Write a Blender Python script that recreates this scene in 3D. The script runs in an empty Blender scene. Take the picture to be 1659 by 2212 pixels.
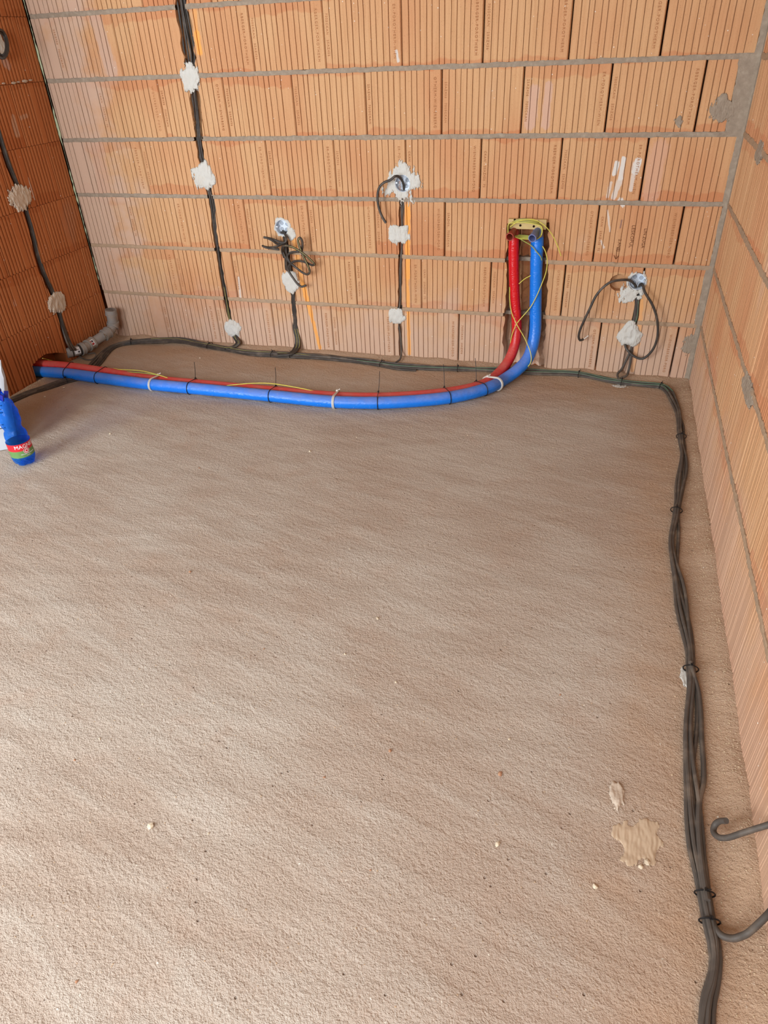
import bpy, bmesh, math, random
import numpy as np
from mathutils import Vector, Matrix, noise

# ------------------------------------------------------------------ scene, camera, light, exposure
scene = bpy.context.scene
col = scene.collection
random.seed(7)

XR = 3.116            # right wall plane; left wall x = 0, back wall y = 0, floor z = 0
FPX = 1490.77         # focal length in pixels of the 1659 x 2212 frame
CAM = Vector((2.6811, -3.2490, 1.3650))
R_ = Vector((0.95634532, 0.28951361, -0.03981834))
F_ = Vector((-0.26052049, 0.78286153, -0.56502822))
U_ = Vector((-0.13241111, 0.55073559, 0.82411019))
cam_d = bpy.data.cameras.new('camera')
cam = bpy.data.objects.new('camera', cam_d)
col.objects.link(cam)
cam_d.sensor_fit = 'VERTICAL'
cam_d.sensor_height = 36.0
cam_d.lens = FPX / 2212 * 36.0
cam_d.clip_start = 0.02
cam.matrix_world = Matrix(((R_.x, U_.x, -F_.x, CAM.x), (R_.y, U_.y, -F_.y, CAM.y),
                           (R_.z, U_.z, -F_.z, CAM.z), (0, 0, 0, 1)))
scene.camera = cam

world = bpy.data.worlds.new('world')
scene.world = world
world.use_nodes = True
bg = world.node_tree.nodes['Background']
bg.inputs[0].default_value = (0.80, 0.90, 1.0, 1)
bg.inputs[1].default_value = 1.0

def area_light(name, loc, aim, sx, sy, power, color):
    d = bpy.data.lights.new(name, 'AREA')
    d.shape = 'RECTANGLE'; d.size = sx; d.size_y = sy
    d.energy = power; d.color = color
    o = bpy.data.objects.new(name, d)
    col.objects.link(o)
    o.location = loc
    o.rotation_euler = (Vector(aim) - Vector(loc)).to_track_quat('-Z', 'Y').to_euler()
    return o
# overcast daylight coming in through the balcony door and the window of the wall behind the photographer
area_light('daylight_balcony_door', (-0.25, -4.72, 1.25), (-0.25, 0, 1.0), 1.7, 2.1, 125, (0.84, 0.93, 1.0))
area_light('daylight_window', (2.0, -4.72, 1.55), (2.0, 0, 1.0), 1.3, 1.1, 50, (0.84, 0.93, 1.0))

scene.view_settings.view_transform = 'Standard'
scene.view_settings.look = 'None'
scene.view_settings.exposure = 0.45
scene.view_settings.gamma = 1.0
scene.view_settings.use_curve_mapping = False
scene.cycles.use_denoising = True
scene.cycles.adaptive_threshold = 0.06
scene.cycles.caustics_reflective = False
scene.cycles.caustics_refractive = False
scene.cycles.max_bounces = 6
scene.cycles.diffuse_bounces = 2

# ------------------------------------------------------------------ measuring helpers: a point of the photograph taken onto a real surface
def ray(u, v):
    return F_ + R_ * ((u - 829.5) / FPX) - U_ * ((v - 1106) / FPX)
def fl(u, v, h=0.0):
    d = ray(u, v); return CAM + d * ((h - CAM.z) / d.z)
def bw(u, v, o=0.0):
    d = ray(u, v); return CAM + d * ((-o - CAM.y) / d.y)
def lw(u, v, o=0.0):
    d = ray(u, v); return CAM + d * ((o - CAM.x) / d.x)
def rw(u, v, o=0.0):
    d = ray(u, v); return CAM + d * ((XR - o - CAM.x) / d.x)

# ------------------------------------------------------------------ materials
def srgb(r, g, b):
    f = lambda c: (c / 255 / 12.92) if c / 255 <= 0.04045 else ((c / 255 + 0.055) / 1.055) ** 2.4
    return (f(r), f(g), f(b), 1.0)

class NM:
    """small node-material builder"""
    def __init__(s, name, rough=0.8, spec=0.3):
        s.m = bpy.data.materials.new(name); s.m.use_nodes = True
        s.t = s.m.node_tree; s.b = s.t.nodes['Principled BSDF']
        s.b.inputs['Roughness'].default_value = rough
        s.b.inputs['Specular IOR Level'].default_value = spec
    def n(s, typ, **kw):
        x = s.t.nodes.new(typ)
        for k, v in kw.items(): setattr(x, k, v)
        return x
    def put(s, sock, val):
        if isinstance(val, bpy.types.NodeSocket): s.t.links.new(val, sock)
        elif val is not None: sock.default_value = val
    def math(s, op, a, b=None, c=None, clamp=False):
        x = s.n('ShaderNodeMath', operation=op, use_clamp=clamp)
        s.put(x.inputs[0], a); s.put(x.inputs[1], b); s.put(x.inputs[2], c)
        return x.outputs[0]
    def vmath(s, op, a, b=None):
        x = s.n('ShaderNodeVectorMath', operation=op)
        s.put(x.inputs[0], a); s.put(x.inputs[1], b)
        return x.outputs['Value'] if op in ('LENGTH', 'DOT_PRODUCT', 'DISTANCE') else x.outputs[0]
    def pos(s): return s.n('ShaderNodeNewGeometry').outputs['Position']
    def scale(s, v, k):
        return s.vmath('MULTIPLY', v, k)
    def noise(s, v, sc, det=3.0, rough=0.55):
        x = s.n('ShaderNodeTexNoise')
        s.put(x.inputs['Vector'], v); x.inputs['Scale'].default_value = sc
        x.inputs['Detail'].default_value = det; x.inputs['Roughness'].default_value = rough
        return x.outputs[0]
    def voro(s, v, sc, feat='F1'):
        x = s.n('ShaderNodeTexVoronoi', feature=feat)
        s.put(x.inputs['Vector'], v); x.inputs['Scale'].default_value = sc
        return x.outputs['Distance']
    def ramp(s, v, lo, hi, a=0.0, b=1.0):
        x = s.n('ShaderNodeMapRange', interpolation_type='SMOOTHSTEP')
        s.put(x.inputs[0], v)
        for i, q in enumerate((lo, hi, a, b)): s.put(x.inputs[i + 1], q)
        return x.outputs[0]
    def mix(s, f, a, b):
        x = s.n('ShaderNodeMix', data_type='RGBA')
        s.put(x.inputs[0], f); s.put(x.inputs[6], a); s.put(x.inputs[7], b)
        return x.outputs[2]
    def bump(s, h, strength=0.5, dist=0.002):
        x = s.n('ShaderNodeBump')
        s.put(x.inputs['Height'], h)
        x.inputs['Strength'].default_value = strength; x.inputs['Distance'].default_value = dist
        s.put(s.b.inputs['Normal'], x.outputs[0])
    def color(s, c): s.put(s.b.inputs['Base Color'], c)

def simple(name, rgb, rough=0.7, spec=0.3, var=0.12, sc=30, bump=0.0, bsc=200, dust=None):
    k = NM(name, rough, spec)
    p = k.pos()
    c = srgb(*rgb)
    dk = (c[0] * (1 - var), c[1] * (1 - var), c[2] * (1 - var), 1)
    lt = (min(1, c[0] * (1 + var)), min(1, c[1] * (1 + var)), min(1, c[2] * (1 + var)), 1)
    out = k.mix(k.noise(p, sc), dk, lt)
    if dust:
        out = k.mix(k.ramp(k.noise(p, dust[2], 4), 0.45, 0.75, 0, dust[1]), out, srgb(*dust[0]))
    k.color(out)
    if bump: k.bump(k.noise(p, bsc, 4), bump, 0.002)
    return k.m

def capsule(k, p, a, b, r, wob):
    """1 inside a soft capsule from a to b (world points), 0 outside; wob = noise socket that frays the edge"""
    a = Vector(a); b = Vector(b); ba = b - a
    pa = k.vmath('SUBTRACT', p, tuple(a))
    h = k.math('MULTIPLY', k.vmath('DOT_PRODUCT', pa, tuple(ba)), 1 / max(ba.dot(ba), 1e-9), clamp=True)
    q = k.n('ShaderNodeVectorMath', operation='SCALE')
    q.inputs[0].default_value = tuple(ba); k.put(q.inputs['Scale'], h)
    d = k.vmath('DISTANCE', pa, q.outputs[0])
    d = k.math('ADD', d, k.math('MULTIPLY', k.math('SUBTRACT', wob, 0.5), r * 1.6))
    return k.ramp(d, r * 0.75, r * 1.1, 1, 0)

def brick_material(name, tan, terra, dusty, marks=(), lowdust=True, leftdust=False, streak=(120, 120, 4), shift=0.0):
    k = NM(name, 0.82, 0.25)
    p = k.pos()
    oi = k.n('ShaderNodeObjectInfo').outputs['Random']
    gen = k.n('ShaderNodeTexCoord').outputs['Generated']
    sep = k.n('ShaderNodeSeparateXYZ'); k.put(sep.inputs[0], gen)
    sp = k.n('ShaderNodeSeparateXYZ'); k.put(sp.inputs[0], p)
    n1 = k.noise(p, 6.0, 3, .6)
    gz = k.math('ADD', sep.outputs[2], k.math('MULTIPLY', k.math('SUBTRACT', n1, 0.5), 0.40))
    thr = k.math('MULTIPLY', oi, 0.34)
    top = k.ramp(gz, k.math('ADD', 0.80, thr), k.math('ADD', 0.84, thr))
    low = k.ramp(gz, k.math('SUBTRACT', k.math('MULTIPLY', oi, 0.30), 0.12), k.math('SUBTRACT', k.math('MULTIPLY', oi, 0.30), 0.08), 1, 0)
    edge = k.math('MULTIPLY', k.math('ADD', top, low, clamp=True), 0.62)
    b1 = k.noise(k.scale(p, (1, 1, .55)), 3.7, 1, .4)
    f = k.math('ADD', edge, k.ramp(b1, 0.40 + shift, 0.66 + shift, 0, 0.50), clamp=True)
    f = k.math('ADD', f, k.math('MULTIPLY', k.math('SUBTRACT', oi, 0.5), 0.40), clamp=True)
    c = k.mix(f, srgb(*tan), srgb(*terra))
    st = k.noise(k.scale(p, streak), 1.0, 2)
    c = k.mix(k.ramp(st, 0.35, 0.75, 0, 0.30), c, srgb(int(tan[0] * .86), int(tan[1] * .76), int(tan[2] * .66)))
    fine = k.noise(p, 300, 1)
    c = k.mix(k.ramp(fine, 0.62, 0.78, 0, 0.35), c, srgb(150, 92, 58))
    dm = None
    wob = k.math('SUBTRACT', n1, 0.5)
    if lowdust:
        z = k.math('ADD', sp.outputs[2], k.math('MULTIPLY', wob, 0.5))
        dm = k.ramp(z, 0.06, 0.40, 0.75, 0)
    if leftdust:
        x = k.math('ADD', sp.outputs[0], k.math('MULTIPLY', wob, 0.9))
        d2 = k.ramp(x, 0.12, 0.42, 0.85, 0)
        dm = k.math('MAXIMUM', dm, d2) if dm is not None else d2
    if dm is not None:
        c = k.mix(dm, c, srgb(*dusty))
    c = k.mix(k.ramp(b1, 0.33, 0.24, 0, 0.5), c, srgb(*dusty))
    fray = k.noise(k.scale(p, (160, 160, 22)), 1.0, 3, 0.7) if marks else None
    for a, b, r, rgb, amt in marks:
        c = k.mix(k.math('MULTIPLY', capsule(k, p, a, b, r, fray), amt), c, srgb(*rgb))
    spk = k.math('MULTIPLY', k.ramp(k.voro(p, 34), 0.05, 0.085, 1, 0), k.ramp(st, 0.5, 0.56))
    c = k.mix(spk, c, srgb(238, 226, 212))
    k.color(c)
    h = k.math('ADD', fine, k.math('MULTIPLY', st, 0.8))
    k.bump(h, 0.35, 0.0012)
    return k.m

OR = (250, 172, 88)
WH = (226, 216, 206)
marks_back = [
    (bw(420, 25), bw(424, 70), 0.011, (240, 168, 96), 0.6), (bw(425, 72), bw(431, 112), 0.014, OR, 0.9),
    (bw(881, 445), bw(880, 600), 0.0125, OR, 0.95), (bw(880, 600), bw(884, 765), 0.009, OR, 0.85),
    (bw(636, 520), bw(652, 610), 0.013, (240, 165, 90), 0.75), (bw(654, 615), bw(672, 680), 0.013, OR, 0.9),
    (bw(672, 680), bw(691, 752), 0.010, OR, 0.9),
    (bw(1384, 650), bw(1380, 720), 0.012, (245, 170, 95), 0.5), (bw(1378, 742), bw(1366, 800), 0.010, (245, 170, 95), 0.45),
    (bw(1333, 352), bw(1327, 375), 0.010, WH, 1.0), (bw(1347, 343), bw(1340, 385), 0.010, WH, 1.0),
    (bw(1378, 350), bw(1372, 370), 0.016, WH, 1.0), (bw(1340, 385), bw(1326, 425), 0.012, WH, 0.75),
    (bw(1368, 380), bw(1362, 410), 0.009, WH, 0.7), (bw(1320, 395), bw(1312, 425), 0.007, WH, 0.6),
    (bw(1340, 433), bw(1345, 441), 0.012, WH, 0.9), (bw(1312, 455), bw(1318, 500), 0.005, WH, 0.7), (bw(1298, 520), bw(1304, 536), 0.005, WH, 0.6),
    (bw(1155, 195), bw(1145, 270), 0.022, (214, 172, 150), 0.8), (bw(1185, 185), bw(1178, 270), 0.018, (214, 172, 150), 0.8),
    (bw(1425, 320), bw(1405, 420), 0.035, (216, 168, 142), 0.6),
    (bw(856, 110), bw(860, 132), 0.006, (220, 210, 200), 0.9), (bw(515, 600), bw(519, 642), 0.006, (222, 208, 196), 0.8),
    (bw(205, 40), bw(240, 150), 0.035, (205, 170, 150), 0.7), (bw(210, 320), bw(225, 410), 0.04, (210, 165, 140), 0.6),
    (bw(1100, 500), bw(1090, 690), 0.012, (205, 165, 90), 0.25),
    (bw(1343, 476), bw(1340, 492), 0.004, (150, 112, 98), 0.9),
]
M = {}
def back_brick(marks): return brick_material('fired_clay_tan', (216, 167, 122), (205, 137, 95), (210, 176, 154), marks, True, True)
M['brick'] = back_brick([])
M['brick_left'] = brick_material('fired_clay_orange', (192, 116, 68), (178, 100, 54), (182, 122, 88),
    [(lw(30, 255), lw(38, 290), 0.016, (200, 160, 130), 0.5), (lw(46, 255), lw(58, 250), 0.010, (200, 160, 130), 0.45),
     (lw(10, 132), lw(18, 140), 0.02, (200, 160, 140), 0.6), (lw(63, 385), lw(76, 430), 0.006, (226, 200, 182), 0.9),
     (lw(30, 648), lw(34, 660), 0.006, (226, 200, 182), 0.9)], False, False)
M['brick_right'] = brick_material('fired_clay_right', (214, 165, 122), (203, 138, 98), (206, 166, 140), [], True, False, streak=(120, 60, 3))
M['mortar'] = simple('cement_mortar', (160, 142, 124), 0.95, 0.1, 0.22, 60, 0.8, 260, ((190, 172, 152), 0.5, 40))
M['splash'] = simple('dried_splash', (204, 178, 150), 0.85, 0.2, 0.06, 30, 0.25, 90)
M['mortar_sandy'] = simple('sandy_mortar', (182, 152, 124), 0.95, 0.1, 0.18, 60, 0.8, 260, ((160, 142, 124), 0.6, 12))
M['core'] = simple('rough_clay_core', (120, 66, 38), 0.95, 0.1, 0.3, 40, 0.8, 120)
M['plaster'] = simple('gypsum_plaster', (214, 209, 200), 0.9, 0.2, 0.06, 30, 0.7, 140, ((204, 190, 172), 0.35, 18))
M['plaster_dirty'] = simple('gypsum_plaster_grey', (206, 186, 166), 0.9, 0.2, 0.12, 60, 0.8, 160)
M['cable'] = simple('cable_jacket_dark', (62, 54, 48), 0.5, 0.45, 0.25, 30, 0.15, 90, ((120, 104, 90), 0.55, 24))
M['cable_dusty'] = simple('cable_jacket_dusty', (84, 75, 68), 0.6, 0.4, 0.25, 30, 0.15, 90, ((138, 120, 104), 0.6, 20))
M['stripe_green'] = simple('stripe_green', (92, 140, 104), 0.6, 0.3, 0.2, 30)
M['stripe_yellow'] = simple('stripe_yellow', (176, 164, 92), 0.6, 0.3, 0.2, 30)
M['wire'] = simple('earth_wire', (220, 206, 92), 0.45, 0.4, 0.2, 60)
M['wire_green'] = simple('earth_wire_green', (164, 170, 88), 0.45, 0.4, 0.2, 60)
M['black'] = simple('black_nylon', (26, 24, 24), 0.45, 0.4, 0.1)
M['white_nylon'] = simple('white_nylon', (228, 220, 208), 0.5, 0.4, 0.06)
M['wood'] = simple('pale_wood', (214, 184, 128), 0.75, 0.2, 0.15, 40, 0.2, 150)
M['dark'] = simple('dark_hole', (40, 26, 18), 0.9, 0.1, 0.2)
M['steel'] = simple('zinc_steel', (190, 186, 178), 0.35, 0.6, 0.1); M['steel'].node_tree.nodes['Principled BSDF'].inputs['Metallic'].default_value = 0.7
M['pvc'] = simple('grey_pvc', (150, 142, 136), 0.42, 0.4, 0.10, 12, 0.05, 80, ((176, 146, 120), 0.55, 14))
M['rubber'] = simple('rubber_ring', (46, 42, 40), 0.6, 0.3, 0.1)
M['sticker'] = simple('paper_sticker', (226, 224, 226), 0.5, 0.3, 0.05)
M['ink'] = simple('printed_ink', (58, 52, 56), 0.6, 0.2, 0.1)
M['ink_red'] = simple('printed_red', (170, 60, 60), 0.6, 0.2, 0.1)
M['box'] = simple('junction_box_plastic', (222, 229, 240), 0.4, 0.4, 0.04, 20, 0, 0, ((222, 220, 214), 0.5, 30))
M['knock'] = simple('knockout_groove', (120, 124, 134), 0.5, 0.3, 0.05)
M['paper'] = simple('white_paper_sack', (196, 197, 202), 0.7, 0.25, 0.06, 9, 0.4, 22)
M['stone'] = simple('pale_crumb', (226, 208, 182), 0.9, 0.2, 0.15, 60)
M['sand'] = simple('sand_grit', (196, 168, 138), 0.95, 0.1, 0.25, 90)
M['stone_red'] = simple('brick_crumb', (188, 142, 112), 0.9, 0.2, 0.15, 60)
M['plug_red'] = simple('plug_red', (176, 70, 56), 0.5, 0.4, 0.15, 30)
M['plug_blue'] = simple('plug_blue', (120, 128, 176), 0.45, 0.4, 0.12, 30)
M['foam'] = simple('pale_green_seal', (196, 204, 168), 0.7, 0.3, 0.2, 40)
M['pencil'] = simple('pencil_mark', (120, 74, 46), 0.8, 0.2, 0.1)
M['stamp'] = simple('stamped_clay', (184, 124, 82), 0.85, 0.2, 0.1)
M['concrete'] = simple('grey_concrete', (172, 160, 148), 0.9, 0.2, 0.1, 6)
M['frame'] = simple('white_frame', (226, 226, 226), 0.4, 0.4, 0.03)

def pipe_material(name, rgb, dustamt):
    k = NM(name, 0.28, 0.5)
    p = k.pos()
    sp = k.n('ShaderNodeSeparateXYZ'); k.put(sp.inputs[0], p)
    nrm = k.n('ShaderNodeNewGeometry').outputs['Normal']
    sn = k.n('ShaderNodeSeparateXYZ'); k.put(sn.inputs[0], nrm)
    c = srgb(*rgb)
    base = k.mix(k.noise(p, 26, 3), (c[0] * .82, c[1] * .82, c[2] * .82, 1), c)
    lowz = k.ramp(sp.outputs[2], 0.08, 0.35, 1, 0)
    up = k.ramp(sn.outputs[2], -0.1, 0.9)
    d = k.math('MULTIPLY', k.math('MULTIPLY', lowz, up), k.ramp(k.noise(p, 16, 5, .65), 0.3, 0.7, 0.15, dustamt))
    base = k.mix(d, base, srgb(176, 152, 132))
    spk = k.ramp(k.voro(p, 60), 0.04, 0.07, 0.8, 0)
    spk = k.math('MULTIPLY', spk, lowz)
    base = k.mix(spk, base, srgb(230, 205, 190))
    k.color(base)
    k.put(k.b.inputs['Roughness'], k.ramp(d, 0, 0.3, 0.26, 0.7))
    k.bump(k.math('ADD', k.noise(p, 42, 3), k.math('MULTIPLY', k.noise(k.scale(p, (1, 1, 3)), 60, 2), .6)), 0.5, 0.004)
    return k.m
M['red'] = pipe_material('red_foil_insulation', (226, 26, 34), 0.34)
M['blue'] = pipe_material('blue_foil_insulation', (20, 130, 242), 0.34)

def floor_material():
    k = NM('sand_cement_screed', 0.93, 0.15)
    p = k.pos()
    sp = k.n('ShaderNodeSeparateXYZ'); k.put(sp.inputs[0], p)
    big = k.noise(p, 1.4, 2)
    rotm = k.n('ShaderNodeVectorRotate', rotation_type='Z_AXIS'); k.put(rotm.inputs['Vector'], p); rotm.inputs['Angle'].default_value = 0.28
    streak = k.noise(k.scale(rotm.outputs[0], (2.6, 13, 1)), 1.0, 3, .65)
    grain = k.noise(p, 230, 2, .75)
    mid = k.noise(p, 7, 3, .65)
    c = k.mix(k.ramp(big, 0.35, 0.65), srgb(200, 184, 169), srgb(190, 169, 152))
    c = k.mix(k.ramp(streak, 0.42, 0.72, 0, 0.40), c, srgb(208, 197, 184))
    c = k.mix(k.ramp(mid, 0.52, 0.72, 0, 0.40), c, srgb(188, 160, 140))
    # clay dust swept along the walls
    wob = k.math('MULTIPLY', k.math('SUBTRACT', mid, 0.5), 0.30)
    dx = k.math('SUBTRACT', XR, sp.outputs[0])
    dy = k.math('MULTIPLY', sp.outputs[1], -0.8)
    dw = k.math('ADD', k.math('MINIMUM', k.math('MINIMUM', dx, dy), sp.outputs[0]), wob)
    c = k.mix(k.ramp(dw, 0.02, 0.40, 0.72, 0), c, srgb(192, 152, 118))
    c = k.mix(k.ramp(grain, 0.42, 0.24, 0, 0.70), c, srgb(132, 104, 82))
    c = k.mix(k.ramp(grain, 0.62, 0.76, 0, 0.5), c, srgb(226, 212, 194))
    pitm = k.math('MULTIPLY', k.ramp(k.voro(p, 30), 0.035, 0.09, 1, 0), k.ramp(mid, 0.47, 0.55))
    c = k.mix(k.math('MULTIPLY', pitm, .45), c, srgb(112, 82, 62))
    wsp = k.math('MULTIPLY', k.ramp(k.voro(k.vmath('ADD', p, (3.3, 1.7, 0)), 30), 0.035, 0.07, 1, 0), k.ramp(streak, 0.46, 0.52))
    c = k.mix(wsp, c, srgb(238, 228, 212))
    k.color(c)
    h = k.math('ADD', k.math('MULTIPLY', grain, 0.9), k.math('MULTIPLY', k.noise(p, 85, 2, .6), 0.9))
    h = k.math('ADD', h, k.math('MULTIPLY', streak, 1.8))
    h = k.math('SUBTRACT', h, k.math('MULTIPLY', pitm, 1.6))
    k.bump(h, 0.9, 0.004)
    return k.m
M['floor'] = floor_material()

def bottle_material():
    k = NM('blue_pet', 0.06, 0.6)
    k.color(srgb(46, 132, 236))
    tr = k.n('ShaderNodeBsdfTransparent'); tr.inputs[0].default_value = srgb(126, 192, 255)
    lw_ = k.n('ShaderNodeLayerWeight'); lw_.inputs[0].default_value = 0.35
    mx = k.n('ShaderNodeMixShader')
    k.put(mx.inputs[0], k.ramp(lw_.outputs['Facing'], 0.0, 0.95, 0.10, 0.50))
    k.t.links.new(tr.outputs[0], mx.inputs[1]); k.t.links.new(k.b.outputs[0], mx.inputs[2])
    k.t.links.new(mx.outputs[0], k.t.nodes['Material Output'].inputs[0])
    return k.m
M['pet'] = bottle_material()
M['pet_dark'] = simple('blue_cap_plastic', (40, 48, 150), 0.35, 0.4, 0.1)
M['label_red'] = simple('label_red', (214, 40, 52), 0.4, 0.4, 0.03)
M['label_green'] = simple('label_green', (108, 146, 84), 0.4, 0.4, 0.08)
M['label_white'] = simple('label_white', (240, 238, 236), 0.4, 0.4, 0.02)

# ------------------------------------------------------------------ object helpers
WO = {}
def tag(o, label=None, cat=None, group=None, kind=None):
    if label: o['label'] = label
    if cat: o['category'] = cat
    if group: o['group'] = group
    if kind: o['kind'] = kind
    return o
def thing(name, loc, label, cat, group=None):
    o = bpy.data.objects.new(name, None)
    o.empty_display_size = 0.05
    col.objects.link(o)
    o.location = loc
    WO[o.name] = Vector(loc)
    return tag(o, label, cat, group)

class MB:
    def __init__(s): s.v = []; s.f = []
    def add(s, vs, fs):
        k = len(s.v)
        s.v += [Vector(q) for q in vs]
        s.f += [tuple(i + k for i in f) for f in fs]
        return s
    def box(s, c, sx, sy, sz, rot=None):
        c = Vector(c); vs = []
        for dx in (-.5, .5):
            for dy in (-.5, .5):
                for dz in (-.5, .5):
                    q = Vector((dx * sx, dy * sy, dz * sz))
                    if rot is not None: q = rot @ q
                    vs.append(c + q)
        return s.add(vs, [(0, 1, 3, 2), (4, 6, 7, 5), (0, 4, 5, 1), (2, 3, 7, 6), (0, 2, 6, 4), (1, 5, 7, 3)])
    def tube(s, pts, r, n=8, closed=False, caps=True, twist=0.0):
        """pts: dense world points; r: number or list"""
        pts = [Vector(q) for q in pts]; m = len(pts)
        rr = r if isinstance(r, (list, tuple)) else [r] * m
        up = None; vs = []
        for i in range(m):
            a = pts[(i - 1) % m] if (closed or i > 0) else pts[i]
            b = pts[(i + 1) % m] if (closed or i < m - 1) else pts[i]
            t = (b - a)
            t = t.normalized() if t.length > 1e-9 else Vector((0, 0, 1))
            if up is None:
                up = t.orthogonal().normalized()
            else:
                up = up - t * up.dot(t)
                up = up.normalized() if up.length > 1e-9 else t.orthogonal().normalized()
            w = t.cross(up)
            for j in range(n):
                an = 2 * math.pi * j / n
                vs.append(pts[i] + (up * math.cos(an) + w * math.sin(an)) * rr[i])
        fs = []
        for i in range(m if closed else m - 1):
            k = (i + 1) % m
            for j in range(n):
                l = (j + 1) % n
                fs.append((i * n + j, i * n + l, k * n + l, k * n + j))
        if caps and not closed:
            fs.append(tuple(reversed(range(n)))); fs.append(tuple(range((m - 1) * n, m * n)))
        return s.add(vs, fs)
    def build(s, name, mat, parent=None, smooth=True, origin=None):
        if origin is None:
            xs = [q.x for q in s.v]; ys = [q.y for q in s.v]; zs = [q.z for q in s.v]
            origin = Vector(((min(xs) + max(xs)) / 2, (min(ys) + max(ys)) / 2, min(zs)))
        me = bpy.data.meshes.new(name)
        me.from_pydata([tuple(q - origin) for q in s.v], [], s.f)
        me.materials.append(M[mat] if isinstance(mat, str) else mat)
        if smooth:
            me.polygons.foreach_set('use_smooth', [True] * len(me.polygons))
            me.update()
            try: me.set_sharp_from_angle(angle=math.radians(42))
            except Exception: pass
        me.update()
        o = bpy.data.objects.new(name, me)
        col.objects.link(o)
        if parent is not None:
            o.parent = parent
            o.location = origin - WO[parent.name]
        else:
            o.location = origin
        WO[o.name] = Vector(origin)
        return o

def spline(pts, step=0.008):
    """Catmull-Rom through pts, resampled"""
    P = [Vector(q) for q in pts]
    if len(P) == 2: P = [P[0], (P[0] + P[1]) / 2, P[1]]
    Q = [P[0] * 2 - P[1]] + P + [P[-1] * 2 - P[-2]]
    dense = []
    for i in range(1, len(Q) - 2):
        p0, p1, p2, p3 = Q[i - 1:i + 3]
        L = max((p2 - p1).length, 1e-6)
        a = max(L, 1e-6)
        t0 = 0; t1 = t0 + max((p1 - p0).length, 1e-5) ** .5; t2 = t1 + a ** .5; t3 = t2 + max((p3 - p2).length, 1e-5) ** .5
        k = max(2, int(L / step))
        for j in range(k):
            t = t1 + (t2 - t1) * j / k
            A1 = p0 * ((t1 - t) / (t1 - t0)) + p1 * ((t - t0) / (t1 - t0))
            A2 = p1 * ((t2 - t) / (t2 - t1)) + p2 * ((t - t1) / (t2 - t1))
            A3 = p2 * ((t3 - t) / (t3 - t2)) + p3 * ((t - t2) / (t3 - t2))
            B1 = A1 * ((t2 - t) / (t2 - t0)) + A2 * ((t - t0) / (t2 - t0))
            B2 = A2 * ((t3 - t) / (t3 - t1)) + A3 * ((t - t1) / (t3 - t1))
            dense.append(B1 * ((t2 - t) / (t2 - t1)) + B2 * ((t - t1) / (t2 - t1)))
    dense.append(P[-1])
    return dense

def floor_h(x, y):
    n = noise.noise(Vector((x * 1.6, y * 1.6, 3.1))) * 0.004 + noise.noise(Vector((x * 6, y * 9, 1.7))) * 0.0016
    n += noise.noise(Vector((x * 3 + y * 1.2, y * 21 - x * 6, 5.5))) * 0.0019
    d = min(-y, XR - x)
    if d < 0.14:
        w = 0.75 + 0.5 * noise.noise(Vector((x * 7, y * 7, 9.0)))
        n += w * 0.026 * math.exp(-(max(d, 0) / 0.045) ** 2)
    if 0 <= x < 0.1 and y > -1.4: n += 0.008 * math.exp(-(x / 0.03) ** 2)
    return n - 0.002

# ------------------------------------------------------------------ brick walls
Z5, PZ = 0.2613, 0.2502
def brick_profile(w, style, rnd):
    """front profile of a ribbed clay block: list of (x, y), y > 0 is into the wall"""
    if style == 'back':
        fr = [.088, .165, .23, .31, .378, .46, .527, .608, .676, .764, .84]; gw, gd = .0033, .007
    elif style == 'left':
        fr = [(.03 + .0625 * i) for i in range(6)] + [.47 + .0 * i for i in range(1)] + [.53 + .0625 * i for i in range(8)]; gw, gd = .0115, .010
    else:
        fr = [.03 + .029 * i for i in range(34)]; gw, gd = .0030, .0014
    xs = sorted(f * .3333 for f in fr)
    pr = [(0.0, .007), (.0035, .001)]
    lvl = 0.0
    for i, x in enumerate(xs):
        if style == 'left' and gw * .7 < x < w - gw:
            x += rnd.uniform(-.001, .001)
            pr += [(x - gw / 2, 0.0), (x - gw / 2 + .0012, gd), (x + gw * .02, gd), (x + gw / 2, 0.0)]
            continue
        if style == 'left': continue
        x += rnd.uniform(-.0012, .0012)
        if x - gw < .008 or x + gw > w - .008: continue
        nl = rnd.choice((0.0, 0.0006, 0.0012)) if style != 'left' else 0.0
        pr += [(x - gw / 2, lvl), (x - gw * .28, gd), (x + gw * .28, gd), (x + gw / 2, nl)]
        lvl = nl
    pr += [(w - .0035, .001), (w, .007)]
    return pr

def brick_mesh(name, w, h, style, rnd, mat, depth=.11, xoff=0.0, nz=4):
    if xoff:
        full = brick_profile(.3305, style, rnd)
        pr = [(x - xoff, y) for x, y in full if xoff + .004 < x < xoff + w - .004]
        pr = [(0.0, .004)] + pr + [(w, .004)]
    else:
        pr = brick_profile(w, style, rnd)
    n = len(pr); vs = []; fs = []
    jit = [[rnd.uniform(-.0007, .0007) for _ in range(n)] for _ in range(nz + 1)]
    for k in range(nz + 1):
        z = h * k / nz
        for i, (x, y) in enumerate(pr):
            vs.append((x + (jit[k][i // 4] if 1 < i < n - 2 else 0), y, z))
        vs.append((w, depth, z)); vs.append((0, depth, z))
    m = n + 2
    for k in range(nz):
        for i in range(m):
            j = (i + 1) % m
            fs.append((k * m + i, k * m + j, (k + 1) * m + j, (k + 1) * m + i))
    fs.append(tuple(reversed(range(m)))); fs.append(tuple(range(nz * m, nz * m + m)))
    me = bpy.data.meshes.new(name)
    me.from_pydata(vs, [], fs)
    me.materials.append(M[mat])
    return me

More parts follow.
